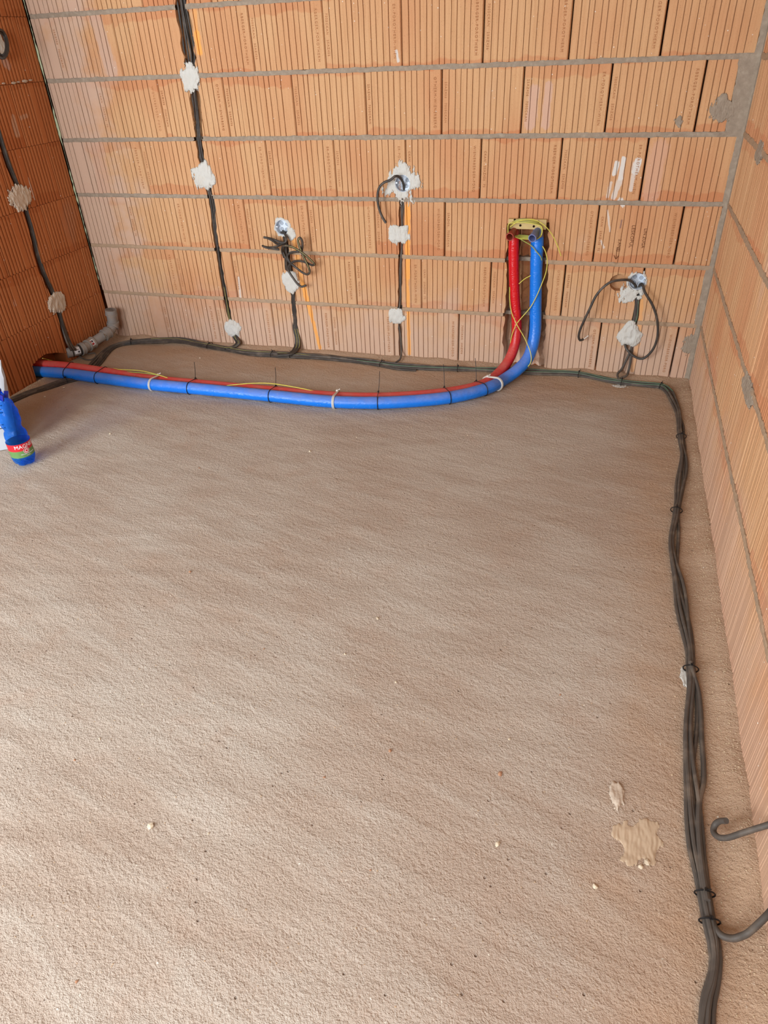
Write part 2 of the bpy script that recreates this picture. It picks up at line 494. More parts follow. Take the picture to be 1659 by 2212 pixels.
def text_mesh(name, body, size, spacing, thick, mat):
    cu = bpy.data.curves.new(name, 'FONT')
    cu.body = body; cu.size = size; cu.space_character = spacing
    cu.extrude = thick; cu.resolution_u = 2
    cu.align_x = 'CENTER'; cu.align_y = 'CENTER'
    o = bpy.data.objects.new(name, cu)
    col.objects.link(o)
    dg = bpy.context.evaluated_depsgraph_get()
    me = bpy.data.meshes.new_from_object(o.evaluated_get(dg))
    bpy.data.objects.remove(o)
    me.materials.clear(); me.materials.append(M[mat])
    return me

LOOP = 'WIENERBERGER-POROTHERM-'
stamp_right, stamp_left = [], []
for sft in (0, 5, 10, 16):
    t = (LOOP * 2)[sft:sft + 17]
    stamp_right.append(text_mesh('stamped_lettering', t, .0145, 1.28, .0002, 'stamp'))
for t in ('25AZ456   7005CKAN', '7005CKAN   25AZ456', 'CKAN   25AZ456  70'):
    stamp_left.append(text_mesh('stamped_lettering', t, .0130, 1.22, .0002, 'stamp'))
ROT_TXT = Matrix(((0, 1, 0), (0, 0, -1), (-1, 0, 0))).to_4x4()   # reads downwards on the wall face

def wall_frame(side):
    if side == 'back': return lambda a, z: Vector((a, 0, z)), 0.0
    if side == 'left': return lambda a, z: Vector((0, a, z)), math.pi / 2
    return lambda a, z: Vector((XR, -a, z)), -math.pi / 2

def lay_wall(wall, side, style, mat, a0, a1, offs, joint, zmax, edge_gap=.003, ends=None):
    """courses of blocks between a0 and a1 along the wall; offs[k] a head-joint position of course k; returns bricks"""
    place, rz = wall_frame(side)
    rnd = random.Random(hash(side) % 1000 if False else {'back': 11, 'left': 22, 'right': 33}[side])
    shared = {}
    out = []
    bz = [0.0] + [Z5 + PZ * i for i in range(12)]
    for k in range(len(bz) - 1):
        if bz[k] > zmax: break
        z0 = bz[k] + (joint / 2 if k else -.004); z1 = bz[k + 1] - joint / 2
        h = z1 - z0
        end = (ends or {}).get(k, a1)
        e = offs[k % len(offs)] % .33333
        edges = [a0] + [e + .33333 * i for i in range(-12, 30) if a0 + .05 < e + .33333 * i < end - .03] + [end]
        for x0, x1 in zip(edges, edges[1:]):
            g = .0012 if style == 'left' else rnd.uniform(.0015, .0030) + (.0045 * min(1, max(0, (x0 - 1.4) / .8)) * rnd.uniform(.4, 1) if side == 'back' else 0)
            w = x1 - x0 - g
            full = abs(x1 - x0 - .33333) < .002
            if full:
                key = (round(h, 4), rnd.randrange(4), x0 > 1.6)
                if key not in shared:
                    shared[key] = brick_mesh('brick', .33333 - .005 if x0 > 1.6 and side == 'back' else .33333 - .0025, h, style, random.Random(str(key)), mat)
                me = shared[key]
            else:
                me = brick_mesh('brick', w, h, style, rnd, mat, xoff=(.3305 - w) if (x0 == a0 and w < .32) else 0.0)
            o = bpy.data.objects.new('brick', me)
            col.objects.link(o)
            o.parent = wall
            o.location = place(x0 + (g / 2 if not full else rnd.uniform(.0006, .0016)), z0) + Matrix.Rotation(rz, 3, 'Z') @ Vector((0, rnd.uniform(0, .0016), 0))
            o.rotation_euler = (0, 0, rz)
            out.append((o, x0, x1, z0, z1, full))
    return out

def slab(name, x0, x1, y0, y1, z0, z1, mat, kind='structure', parent=None):
    b = MB(); b.box(((x0 + x1) / 2, (y0 + y1) / 2, (z0 + z1) / 2), x1 - x0, y1 - y0, z1 - z0)
    o = b.build(name, mat, parent, smooth=False, origin=Vector((0, 0, 0)))
    if kind: o['kind'] = kind
    return o

ZT = 2.02
wall_back = slab('wall_back', -.25, XR + .25, .10, .26, -.05, 2.62, 'core')
wall_left = slab('wall_left', -.26, -.10, -1.72, .10, -.05, 2.62, 'core')
wall_right = slab('wall_right', XR + .10, XR + .26, -4.8, .10, -.05, 2.62, 'core')
for o, lab in ((wall_back, 'ribbed clay block wall with grey mortar beds facing the camera'),
               (wall_left, 'deep orange ribbed clay block wall on the left in shade'),
               (wall_right, 'ribbed clay block wall running along the right edge')):
    o['label'] = lab
slab('wall_head', 0, XR, .0, .10, ZT, 2.62, 'concrete', None, wall_back).name = 'ring_beam'
slab('ring_beam', -.10, 0, -1.72, 0, ZT, 2.62, 'concrete', None, wall_left)
slab('ring_beam', XR, XR + .10, -4.8, 0, ZT, 2.62, 'concrete', None, wall_right)
# the part of the room behind the photographer
slab('wall_recess', -2.6, -.26, -1.72, -1.60, -.05, 2.62, 'concrete')
slab('wall_side', -2.72, -2.6, -4.8, -1.60, -.05, 2.62, 'concrete')
wf = slab('wall_front', -2.6, -1.10, -4.92, -4.80, -.05, 2.62, 'concrete')
slab('pier', .90, 1.30, -4.92, -4.80, -.05, 2.62, 'concrete', None, wf)
slab('pier', 2.70, XR + .26, -4.92, -4.80, -.05, 2.62, 'concrete', None, wf)
slab('lintel', -1.10, .90, -4.92, -4.80, 2.34, 2.62, 'concrete', None, wf)
slab('lintel', 1.30, 2.70, -4.92, -4.80, 2.14, 2.62, 'concrete', None, wf)
slab('parapet', 1.30, 2.70, -4.92, -4.80, -.05, .96, 'concrete', None, wf)
slab('ceiling', -2.72, XR + .26, -4.92, .26, 2.62, 2.74, 'concrete')

back_offs = [.0320, .1774, .2899, .1116, .2725, .1047, .2760, .110]
back_ends = {4: XR - .062, 5: XR - .018, 6: XR - .05, 7: XR - .02, 3: XR - .016, 2: XR - .012, 1: XR - .022, 0: XR - .012}
bricks_b = lay_wall(wall_back, 'back', 'back', 'brick', .004, XR, back_offs, .0165, 1.8, ends=back_ends)
left_offs = [.10, .26, .06, .22, .09, .25, .05, .2]
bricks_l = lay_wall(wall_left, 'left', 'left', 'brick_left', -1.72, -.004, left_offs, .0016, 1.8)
right_offs = [.20, .03, .19, .02, .21, .05, .18, .03]
bricks_r = lay_wall(wall_right, 'right', 'right', 'brick_right', .004, 3.6, right_offs, .016, 1.8)
slab('plain_blockwork', XR, XR + .10, -4.8, -3.6, -.05, ZT, 'brick_right', None, wall_right)

# --- mortar beds, uneven and lumpy
def mortar_bed(wall, side, a0, a1, z, hgt, seed, proud=.001, mat='mortar'):
    place, rz = wall_frame(side)
    rm = Matrix.Rotation(rz, 3, 'Z')
    nx = int((a1 - a0) / .006); b = MB(); vs = []; fs = []
    prof = [(-.5, .02), (-.5, .001), (-.28, -.0006), (0, -.001), (.28, -.0006), (.5, .001), (.5, .02)]
    m = len(prof)
    for i in range(nx + 1):
        a = a0 + (a1 - a0) * i / nx
        wtop = 1 + .34 * noise.noise(Vector((a * 22, seed, 0))) + .40 * max(0, noise.noise(Vector((a * 60, seed, 4))) - .1)
        wbot = 1 + .22 * noise.noise(Vector((a * 22, seed, 7))) + .55 * max(0, noise.noise(Vector((a * 45, seed, 9))) - .15)
        for t, d in prof:
            zz = z + t * hgt * (wtop if t > 0 else wbot)
            dd = d - proud + .0022 * noise.noise(Vector((a * 90, t * 9, seed))) + .0018 * noise.noise(Vector((a * 25, t * 3, seed + 3)))
            vs.append(place(a, zz) + rm @ Vector((0, dd, 0)))
    for i in range(nx):
        for j in range(m - 1):
            fs.append((i * m + j, (i + 1) * m + j, (i + 1) * m + j + 1, i * m + j + 1))
    b.add(vs, fs)
    return b.build('mortar_bed', mat, wall, origin=Vector((0, 0, 0)))
beds = []
for k in range(8):
    beds.append(mortar_bed(wall_back, 'back', .012, XR - .002, Z5 + PZ * k, .0175, 1.3 + k * 2.7, .001, 'mortar_sandy' if k < 2 else 'mortar'))
for k in range(8):
    mortar_bed(wall_right, 'right', .002, 3.6, Z5 + PZ * k, .019, 31.3 + k * 3.1, .001, 'mortar_sandy')

# --- cutters: chases, sockets and the hole for the pipes
def chase_cutter(pts, wl, wr, depth, nrm, seed, step=.022, rough=.25, zig=0.0):
    """irregular channel along pts on a wall; wl/wr half widths (list); nrm = outward wall normal"""
    rnd = random.Random(seed)
    P = spline(pts, step)
    m = len(P); nrm = Vector(nrm); vs = []; fs = []
    nb = 9 if zig else 3
    for i in range(m):
        t = (P[min(i + 1, m - 1)] - P[max(i - 1, 0)]).normalized()
        s = t.cross(nrm).normalized()
        f = i / (m - 1)
        a = np.interp(f, np.linspace(0, 1, len(wl)), wl) * (1 + rnd.uniform(-rough, rough))
        c = np.interp(f, np.linspace(0, 1, len(wr)), wr) * (1 + rnd.uniform(-rough, rough))
        row = [P[i] - s * a + nrm * .03]
        for j in range(nb):
            q = j / (nb - 1)
            dd = depth * (1 + rnd.uniform(-.12, .12))
            if zig: dd = depth * (1 - (zig if j % 2 else 0) * (0.5 + rnd.random() * .5))
            row.append(P[i] - s * (a * .9) + s * ((a + c) * .9 * q) - nrm * dd)
        row.append(P[i] + s * c + nrm * .03)
        vs += row
    k = nb + 2
    for i in range(m - 1):
        for j in range(k):
            l = (j + 1) % k
            fs.append((i * k + j, i * k + l, (i + 1) * k + l, (i + 1) * k + j))
    fs.append(tuple(reversed(range(k)))); fs.append(tuple(range((m - 1) * k, m * k)))
    return make_cutter(vs, fs)
def make_cutter(vs, fs):
    me = bpy.data.meshes.new('cutter')
    me.from_pydata([tuple(q) for q in vs], [], fs)
    bm = bmesh.new(); bm.from_mesh(me)
    bmesh.ops.recalc_face_normals(bm, faces=bm.faces)
    bmesh.ops.triangulate(bm, faces=bm.faces)
    bm.to_mesh(me); bm.free()
    o = bpy.data.objects.new('cutter', me); col.objects.link(o)
    lo = [min(q[i] for q in vs) for i in range(3)]; hi = [max(q[i] for q in vs) for i in range(3)]
    return o, lo, hi
def round_cutter(c, nrm, r, depth, seed=0, rag=.03, n=28):
    rnd = random.Random(seed)
    nrm = Vector(nrm); u = nrm.orthogonal().normalized(); w = nrm.cross(u); vs = []
    rr = [r * (1 + rnd.uniform(-rag, rag)) for _ in range(n)]
    for d in (.03, -depth):
        for j in range(n):
            an = 2 * math.pi * j / n
            vs.append(c + nrm * d + (u * math.cos(an) + w * math.sin(an)) * rr[j])
    fs = [(j, (j + 1) % n, n + (j + 1) % n, n + j) for j in range(n)]
    fs += [tuple(reversed(range(n))), tuple(range(n, 2 * n))]
    return make_cutter(vs, fs)

NB, NL = (0, -1, 0), (1, 0, 0)
chase1 = [bw(*q) for q in ((378, -60), (388, 0), (398, 60), (406, 110), (413, 165), (421, 230), (431, 325), (442, 380), (455, 430), (463, 500), (473, 560), (483, 620), (497, 690), (510, 735))]
chase2 = [bw(*q) for q in ((612, 500), (622, 560), (630, 620), (637, 690), (641, 742))]
chase3 = [bw(*q) for q in ((868, 410), (866, 500), (864, 600), (863, 690), (865, 770))]
chase4 = [bw(*q) for q in ((1380, 622), (1373, 680), (1365, 725), (1352, 770), (1345, 805))]
pchase = [bw(*q) for q in ((1136, 482), (1134, 560), (1132, 650), (1128, 730), (1128, 800))]
lchase = [lw(*q) for q in ((-66, 60), (-40, 160), (-14, 250), (2, 305), (20, 360), (47, 425), (62, 475), (88, 575), (120, 650), (136, 705), (152, 762))]
cut_b = [
    chase_cutter(chase1, [.028, .036, .030, .020, .016, .015, .014, .014], [.024, .030, .022, .016, .013, .013, .014, .012], .036, NB, 3),
    chase_cutter(chase2, [.013, .014, .012, .013], [.013, .013, .012, .012], .03, NB, 5),
    chase_cutter(chase3, [.012, .014, .013, .011, .014, .009], [.014, .012, .010, .010, .009, .008], .03, NB, 6),
    chase_cutter(chase4, [.012, .015, .016, .014, .010], [.014, .013, .014, .012, .010], .03, NB, 8),
    chase_cutter(pchase, [.104, .106, .106, .106, .106], [.085, .086, .090, .096, .100], .085, NB, 9, rough=.07, zig=.6),
    round_cutter(bw(610, 491), Vector(NB), .037, .052, 1), round_cutter(bw(870, 396), Vector(NB), .037, .052, 2),
    round_cutter(bw(1377, 608), Vector(NB), .037, .052, 3), round_cutter(bw(1336, 611), Vector(NB), .037, .040, 4, .05),
]
hole_y0, hole_y1 = -.655, -.40
hv = [Vector((.03, hole_y0, -.02)), Vector((.03, hole_y1, -.02)), Vector((.03, hole_y1 + .01, .05)), Vector((.03, -.47, .085)),
      Vector((.03, -.54, .105)), Vector((.03, -.60, .10)), Vector((.03, hole_y0 + .004, .085))]
hv += [q + Vector((-.125, 0, 0)) for q in hv]
n7 = 7
hole = make_cutter(hv, [(j, (j + 1) % n7, n7 + (j + 1) % n7, n7 + j) for j in range(n7)] + [tuple(reversed(range(n7))), tuple(range(n7, 14))])
cut_l = [chase_cutter(lchase, [.018, .018, .016, .018], [.018, .017, .016, .020], .034, NL, 12, rough=.08), hole]
cut_r = []

def apply_cuts(objs, cutters):
    bpy.context.view_layer.update()
    done = []
    for o in objs:
        cs = [o.matrix_world @ Vector(c) for c in o.bound_box]
        lo = [min(c[i] for c in cs) for i in range(3)]; hi = [max(c[i] for c in cs) for i in range(3)]
        hit = [c for c, l, h in cutters if all(l[i] < hi[i] and h[i] > lo[i] for i in range(3))]
        if not hit: continue
        for c in hit:
            md = o.modifiers.new('cut', 'BOOLEAN'); md.operation = 'DIFFERENCE'; md.solver = 'EXACT'; md.object = c
        done.append(o)
    dg = bpy.context.evaluated_depsgraph_get()
    new = [(o, bpy.data.meshes.new_from_object(o.evaluated_get(dg))) for o in done]
    for o, me in new:
        o.modifiers.clear(); me.name = 'brick_cut' if 'brick' in o.name else 'bed_cut'; o.data = me
    return set(o.name for o in done)
cutn = apply_cuts([b[0] for b in bricks_b], cut_b)
apply_cuts([b[0] for b in bricks_l], cut_l)
# mortar beds are open strips: remove the faces that lie over a channel
def open_bed(o, spans):
    bm = bmesh.new(); bm.from_mesh(o.data)
    dl = [f for f in bm.faces if any(a < f.calc_center_median().x < b for a, b in spans(f.calc_center_median().z))]
    bmesh.ops.delete(bm, geom=dl, context='FACES'); bm.to_mesh(o.data); bm.free()
def spans_at(z):
    out = []
    for path, w in ((chase1, .014), (chase2, .012), (chase3, .011), (chase4, .013), (pchase, .092)):
        for a, b in zip(path, path[1:]):
            if min(a.z, b.z) <= z <= max(a.z, b.z):
                x = a.x + (b.x - a.x) * (z - a.z) / (b.z - a.z)
                ww = w * (1.7 if (path is chase1 and z > .9) else 1)
                out.append((x - ww, x + ww))
    return out
for o in beds: open_bed(o, spans_at)
for k in range(8):
    z = Z5 + PZ * k
    slab('mortar_core', .004, XR, .040, .10, z - .0085, z + .0085, 'mortar', None, wall_back)
for c, _, _ in cut_b + cut_l: bpy.data.objects.remove(c)

# paint lines, plaster splashes and pale stains: only the blocks that carry them get them
mark_mats = {}
for o, x0, x1, z0, z1, full in bricks_b:
    ids = tuple(i for i, (a, b_, r, c_, amt) in enumerate(marks_back)
                if min(a.x, b_.x) - r * 2 < x1 and max(a.x, b_.x) + r * 2 > x0 and min(a.z, b_.z) - r * 2 < z1 and max(a.z, b_.z) + r * 2 > z0)
    if ids:
        if ids not in mark_mats: mark_mats[ids] = back_brick([marks_back[i] for i in ids])
        if o.data.users > 1: o.data = o.data.copy()
        o.data.materials.clear(); o.data.materials.append(mark_mats[ids])

# --- stamped lettering, one strip near each end of a block
rnd = random.Random(5)
for o, x0, x1, z0, z1, full in bricks_b:
    if not full or z0 > 1.6: continue
    zc = (z0 + z1) / 2
    sp = spans_at(zc) + [(1.10, 1.20)] * (abs(zc - .63) < .13) + [(2.80, 2.96)] * (abs(zc - .39) < .13)
    for xt, pool in ((x1 - .030, stamp_right), (x0 + .016, stamp_left)):
        if any(a - .03 < xt < b + .03 for a, b in sp): continue
        if rnd.random() < .15: continue
        q = bpy.data.objects.new('stamped_lettering', rnd.choice(pool))
        col.objects.link(q); q.parent = o
        q.matrix_local = Matrix.Translation(Vector((xt, -.0002, zc)) - o.location) @ ROT_TXT

# pencil note on the block beside the pipes
for body, u, v, size in (('2.ANEJ \u2192', 1337, 530, .017), ('LESKOPUL', 1365, 511, .019), ('LIN.ZUGA', 1391, 515, .017)):
    if '\u2192' in body: body = '2.ANEJ'
    me = text_mesh('pencil_note', body, size, 1.05, .0001, 'pencil')
    q = bpy.data.objects.new('pencil_note', me); col.objects.link(q); q.parent = wall_back
    pt = bw(u, v); q.matrix_local = Matrix.Translation(Vector((pt.x, -.0003, pt.z))) @ ROT_TXT
b = MB()
A, B = bw(1333, 534), bw(1330, 560)
b.tube([A + Vector((0, -.0004, 0)), B + Vector((0, -.0004, 0))], .0011, 5)
for dx in (-.010, .010): b.tube([B + Vector((0, -.0004, 0)), B + Vector((dx, -.0004, .016))], .0011, 5)
b.build('pencil_arrow', 'pencil', wall_back, origin=Vector((0, 0, 0)))

# ------------------------------------------------------------------ floor
def build_floor():
    xs = np.concatenate([np.arange(-2.6, 0, .06), np.arange(0, XR + .02, .0135)])
    ys = np.concatenate([np.arange(-4.8, -3.3, .06), np.arange(-3.3, .02, .0135)])
    nx, ny = len(xs), len(ys)
    vs = []
    for y in ys:
        for x in xs: vs.append((x, y, floor_h(x, y)))
    fs = [(j * nx + i, j * nx + i + 1, (j + 1) * nx + i + 1, (j + 1) * nx + i) for j in range(ny - 1) for i in range(nx - 1)]
    b = MB(); b.v = [Vector(q) for q in vs]; b.f = fs
    o = b.build('floor', 'floor', None, origin=Vector((0, 0, 0)))
    tag(o, 'rough sandy cement screed floor of a room under construction', None, None, 'structure')
    return o
floor = build_floor()

# ------------------------------------------------------------------ patches of gypsum, mortar smears
def frame_pt(side, a, b_, n):
    if side == 'b': return Vector((a, -n, b_))
    if side == 'l': return Vector((n, a, b_))
    if side == 'r': return Vector((XR - n, a, b_))
    return Vector((a, b_, n))
def patch_mb(side, ca, cb, ra, rb, seed, th=.006, jag=.12, low=.22, hole=None, tail=0.0, cell=.0017):
    """ragged dab: cells of a fine grid where a noisy blob function is positive; hole = radius kept free, in metres"""
    ext = 1.55
    na, nb_ = int(2 * ext * ra / cell), int(2 * ext * rb / cell)
    def fld(a, z):
        x, y = (a - ca) / ra, (z - cb) / rb
        f = 1 - (x * x + y * y) ** .5
        f += low * 1.5 * noise.noise(Vector((x * 1.3 + seed * 3.1, y * 1.3, seed)))
        f += jag * 1.5 * noise.noise(Vector((a * 95 + seed, z * 30, seed * 1.7)))       # trowel drag, mostly upright
        f += jag * .8 * noise.noise(Vector((a * 260, z * 120, seed * .7)))
        if tail and y < 0: f += tail * .55 * max(0, noise.noise(Vector((a * 120, seed, 1)))) * min(1, -y)
        if hole:
            d = math.hypot(a - ca, z - cb)
            if d < hole: f = -1
        return f
    F = [[fld(ca - ext * ra + i * cell, cb - ext * rb + j * cell) for i in range(na + 1)] for j in range(nb_ + 1)]
    used = {}; vs = []; fs = []
    def vert(i, j):
        if (i, j) not in used:
            a, z = ca - ext * ra + i * cell, cb - ext * rb + j * cell
            f = F[j][i]
            rim = f <= .0
            h = -.003 if rim else th * min(1, f / .35) ** .6 * (.8 + .45 * noise.noise(Vector((a * 55 + seed, z * 40, seed)))) + .0012 * noise.noise(Vector((a * 230, z * 60, seed))) + .0006
            if side == 'f': h += floor_h(a, z)
            used[(i, j)] = len(vs); vs.append(frame_pt(side, a, z, h))
        return used[(i, j)]
    for j in range(nb_):
        for i in range(na):
            if F[j][i] + F[j][i + 1] + F[j + 1][i] + F[j + 1][i + 1] > 0:
                q = (vert(i, j), vert(i + 1, j), vert(i + 1, j + 1), vert(i, j + 1))
                fs.append(tuple(reversed(q)) if side == 'l' and False else q)
    return MB().add(vs, fs)
def patch(name, label, cat, side, uv, ra, rb, seed, th=.006, mat='plaster', group=None, **kw):
    p = {'b': bw, 'l': lw, 'r': rw, 'f': fl}[side](*uv)
    a, c = {'b': (p.x, p.z), 'l': (p.y, p.z), 'r': (p.y, p.z), 'f': (p.x, p.y)}[side]
    o = patch_mb(side, a, c, ra, rb, seed, th, **kw).build(name, mat)
    return tag(o, label, cat, group)

G = 'gypsum dabs holding cables in the wall chases'
patch('plaster_patch', 'white gypsum dab on the thick cable chase, topmost of its three', 'plaster', 'b', (411, 168), .050, .050, 1, .009, group=G, tail=.5, jag=.18)
patch('plaster_patch', 'white gypsum dab on the thick cable chase, middle of its three', 'plaster', 'b', (441, 380), .060, .058, 2, .010, group=G, tail=.3, jag=.16)
patch('plaster_patch', 'round white gypsum dab at the foot of the thick cable chase', 'plaster', 'b', (503, 710), .052, .048, 3, .012, group=G, jag=.08)
patch('plaster_patch', 'white gypsum dab below the tangled cable coil', 'plaster', 'b', (627, 608), .050, .058, 4, .008, group=G, tail=.4, jag=.16)
patch('plaster_patch', 'white gypsum dab right below the box with one curved cable', 'plaster', 'b', (862, 506), .052, .044, 5, .008, group=G, tail=.3, jag=.14)
patch('plaster_patch', 'small white gypsum dab low beside the long orange paint line', 'plaster', 'b', (857, 682), .042, .042, 6, .008, group=G, tail=.3)
patch('plaster_patch', 'round white gypsum dab between the two cable loops on the right', 'plaster', 'b', (1361, 724), .055, .056, 7, .014, group=G, jag=.07)
patch('plaster_patch', 'streaky grey gypsum dab on the shaded orange wall, upper one', 'plaster', 'l', (45, 427), .075, .050, 8, .009, 'plaster_dirty', G, jag=.2, tail=.4)
patch('plaster_patch', 'streaky grey gypsum dab on the shaded orange wall, lower one', 'plaster', 'l', (123, 655), .070, .048, 9, .009, 'plaster_dirty', G, jag=.2, tail=.4)
G = 'mortar smears on the blocks'
def smear(label, side, uv, ra, rb, seed, mat='mortar', th=.0022, **kw):
    return patch('mortar_smear', label, 'mortar', side, uv, ra, rb, seed, th, mat, G, **kw)
smear('grey mortar smear spread left of the upper right corner joint', 'b', (1567, 234), .055, .036, 21, jag=.25, low=.35)
smear('small grey mortar smudge beside the dark upright gap near the right corner', 'b', (1466, 262), .016, .018, 22, jag=.3)
smear('faint mortar smear low in the right corner of the back wall', 'b', (1490, 745), .030, .045, 23, jag=.25)
smear('grey mortar lump on the right wall above the floor corner', 'r', (1616, 845), .10, .030, 24, th=.004, jag=.2)
smear('grey mortar smear high on the right wall by the corner', 'r', (1640, 330), .08, .03, 25, th=.003, jag=.2)

# mortar strip filling the right-hand corner
b = MB(); vs = []; fs = []
rows = 220
for i in range(rows + 1):
    z = ZT * i / rows
    k = int((z - Z5) / PZ) + 1 if z > Z5 else 0
    wend = XR - back_ends.get(k, XR - .02)
    wl_ = wend + .006 + .006 * noise.noise(Vector((z * 14, 2, 2))) + .004 * noise.noise(Vector((z * 60, 1, 1)))
    wr_ = .016 + .012 * noise.noise(Vector((z * 9, 6, 2))) + .004 * noise.noise(Vector((z * 50, 8, 1)))
    for t, (px, py) in enumerate(((-wl_, .02), (-wl_, .0005), (-wl_ * .6, -.0015), (-.006, -.003), (-.001, -wr_ * .3), (.0005, -wr_), (.02, -wr_))):
        nn = .0016 * noise.noise(Vector((t * 3.3, z * 80, 4)))
        vs.append(Vector((XR + px - (nn if t > 3 else 0) - .0005 * (t > 3), py - (nn if t <= 3 else 0) - .0005, z)))
for i in range(rows):
    for j in range(6): fs.append((i * 7 + j, i * 7 + j + 1, (i + 1) * 7 + j + 1, (i + 1) * 7 + j))
b.add(vs, fs).build('corner_mortar', 'mortar', wall_back, origin=Vector((0, 0, 0)))

# pale green seal squeezed out of the left-hand corner joint
b = MB(); pts = []; rr = []
for i in range(260):
    z = .30 + (ZT - .30) * i / 259
    q = noise.noise(Vector((z * 7, 3, 3))) + .6 * noise.noise(Vector((z * 40, 1, 6)))
    pts.append(Vector((.003 + .002 * noise.noise(Vector((z * 30, 0, 0))), -.003, z)))
    rr.append(max(.0004, .0020 + .0052 * q))
b.tube(pts, rr, 6).build('corner_seal', 'foam', wall_left, origin=Vector((0, 0, 0)))
# bits of hardened mortar in the left wall's bed joint
b = MB()
for u, v, s in ((8, 180, .007), (30, 179, .010), (40, 177, .007), (54, 175, .012), (66, 173, .008)):
    p = lw(u, v, .002)
    b.tube([p - Vector((0, s * 1.3, 0)), p, p + Vector((0, s * 1.3, 0))], [s * .3, s * .6, s * .25], 6)
b.build('mortar_crumb', 'plaster_dirty', wall_left, origin=Vector((0, 0, 0)))

# ------------------------------------------------------------------ junction boxes
def junction_box(c, seed, label):
    t = thing('junction_box', c, label, 'junction box', 'round flush wall boxes')
    def ring(n0, r0, n1, r1, n=32):
        b = MB(); vs = []
        for nn, r in ((n0, r0), (n1, r1)):
            for j in range(n):
                an = 2 * math.pi * j / n
                vs.append(c + Vector((r * math.cos(an), -nn, r * math.sin(an))))
        return b.add(vs, [(j, n + j, n + (j + 1) % n, (j + 1) % n) for j in range(n)])
    b = ring(.003, .0335, -.026, .0325); b2 = ring(-.026, .0345, .003, .0355)
    b.add(b2.v, b2.f); b2 = ring(.003, .0355, .003, .0335); b.add(b2.v, b2.f)
    b.build('cup', 'box', t)
    b = MB(); n = 32
    vs = [c + Vector((.0335 * math.cos(2 * math.pi * j / n), .025, .0335 * math.sin(2 * math.pi * j / n))) for j in range(n)]
    vs += [q + Vector((0, .003, 0)) for q in vs]
    b.add(vs, [tuple(range(n)), tuple(reversed(range(n, 2 * n)))] + [(j, n + j, n + (j + 1) % n, (j + 1) % n) for j in range(n)])
    back = b.build('back', 'box', t)
    for an in (.6, 2.3, 3.9, 5.3):
        b = MB(); q = c + Vector((.018 * math.cos(an), .0242, .018 * math.sin(an)))
        b.tube([q + Vector((.007 * math.cos(w), 0, .007 * math.sin(w))) for w in np.linspace(0, 6.28, 17)[:-1]], .0009, 5, closed=True)
        b.box(q, .011, .001, .0012); b.box(q, .0012, .001, .011)
        b.build('knockout', 'knock', back)
    for sx in (-1, 1):
        b = MB(); q = c + Vector((sx * .0285, 0, .002))
        b.tube([q + Vector((0, -.001, 0)), q + Vector((0, .022, 0))], .0042, 10)
        pst = b.build('screw_post', 'box', t)
        b = MB(); b.tube([q + Vector((0, -.0022, 0)), q + Vector((0, -.001, 0))], .0022, 8)
        b.build('screw', 'steel', pst)
    return t
junction_box(bw(610, 491), 1, 'pale round wall box above the tangled cable coil')
junction_box(bw(870, 396), 2, 'pale round wall box set in a large ragged plaster patch, one cable')
junction_box(bw(1377, 608), 3, 'pale round wall box with two looping cables, at the right')
G = 'ragged plaster collars around the wall boxes'
p1, p2, p3 = bw(610, 491), bw(868, 396), bw(1376, 609)
def collar(label, c, da, db, ra, rb, seed, hole_r, **kw):
    o = patch_mb('b', c.x, c.z, ra, rb, seed, .006, hole=hole_r, **kw).build('plaster_collar', 'plaster')
    return tag(o, label, 'plaster', G)
collar('thin white plaster collar around the box above the cable coil', p1, 0, 0, .045, .045, 41, .0345, jag=.08, low=.12)
collar('wide ragged plaster patch around the box with one curved cable', bw(870, 396), 0, 0, .070, .074, 42, .0345, jag=.24, low=.35, tail=.3)
collar('white plaster collar around the right-hand box', p3, 0, 0, .046, .048, 43, .0345, jag=.22, low=.25)
patch('plaster_patch', 'white plaster smear right of the box above the cable coil', 'plaster', 'b', (629, 505), .024, .030, 44, .006, group='plaster smears by the boxes', jag=.2)
patch('plaster_patch', 'splayed white plaster smear below the empty drilled hole', 'plaster', 'b', (1358, 637), .042, .034, 45, .005, group='plaster smears by the boxes', jag=.28, tail=.4, low=.3)

# ------------------------------------------------------------------ cables
CR = .005
def cable(mb_pts, r=CR, step=.007, n=8):
    b = MB(); b.tube(spline(mb_pts, step), r, n); return b
def stripe(pts, r=CR, step=.007, toward=None):
    P = spline(pts, step); b = MB()
    to = Vector(toward) if toward else None
    out = []
    for i, q in enumerate(P):
        t = (P[min(i + 1, len(P) - 1)] - P[max(i - 1, 0)]).normalized()
        d = (to if to else (CAM - q).normalized())
        d = d - t * d.dot(t)
        d = d.normalized() if d.length > 1e-4 else Vector((0, 0, 1))
        out.append(q + d * r * .86)
    b.tube(out, r * .26, 5)
    return b
def W(lst, o=None):
    """wall points (u, v, offset from back wall)"""
    return [bw(q[0], q[1], q[2] if len(q) > 2 else (o or 0)) for q in lst]

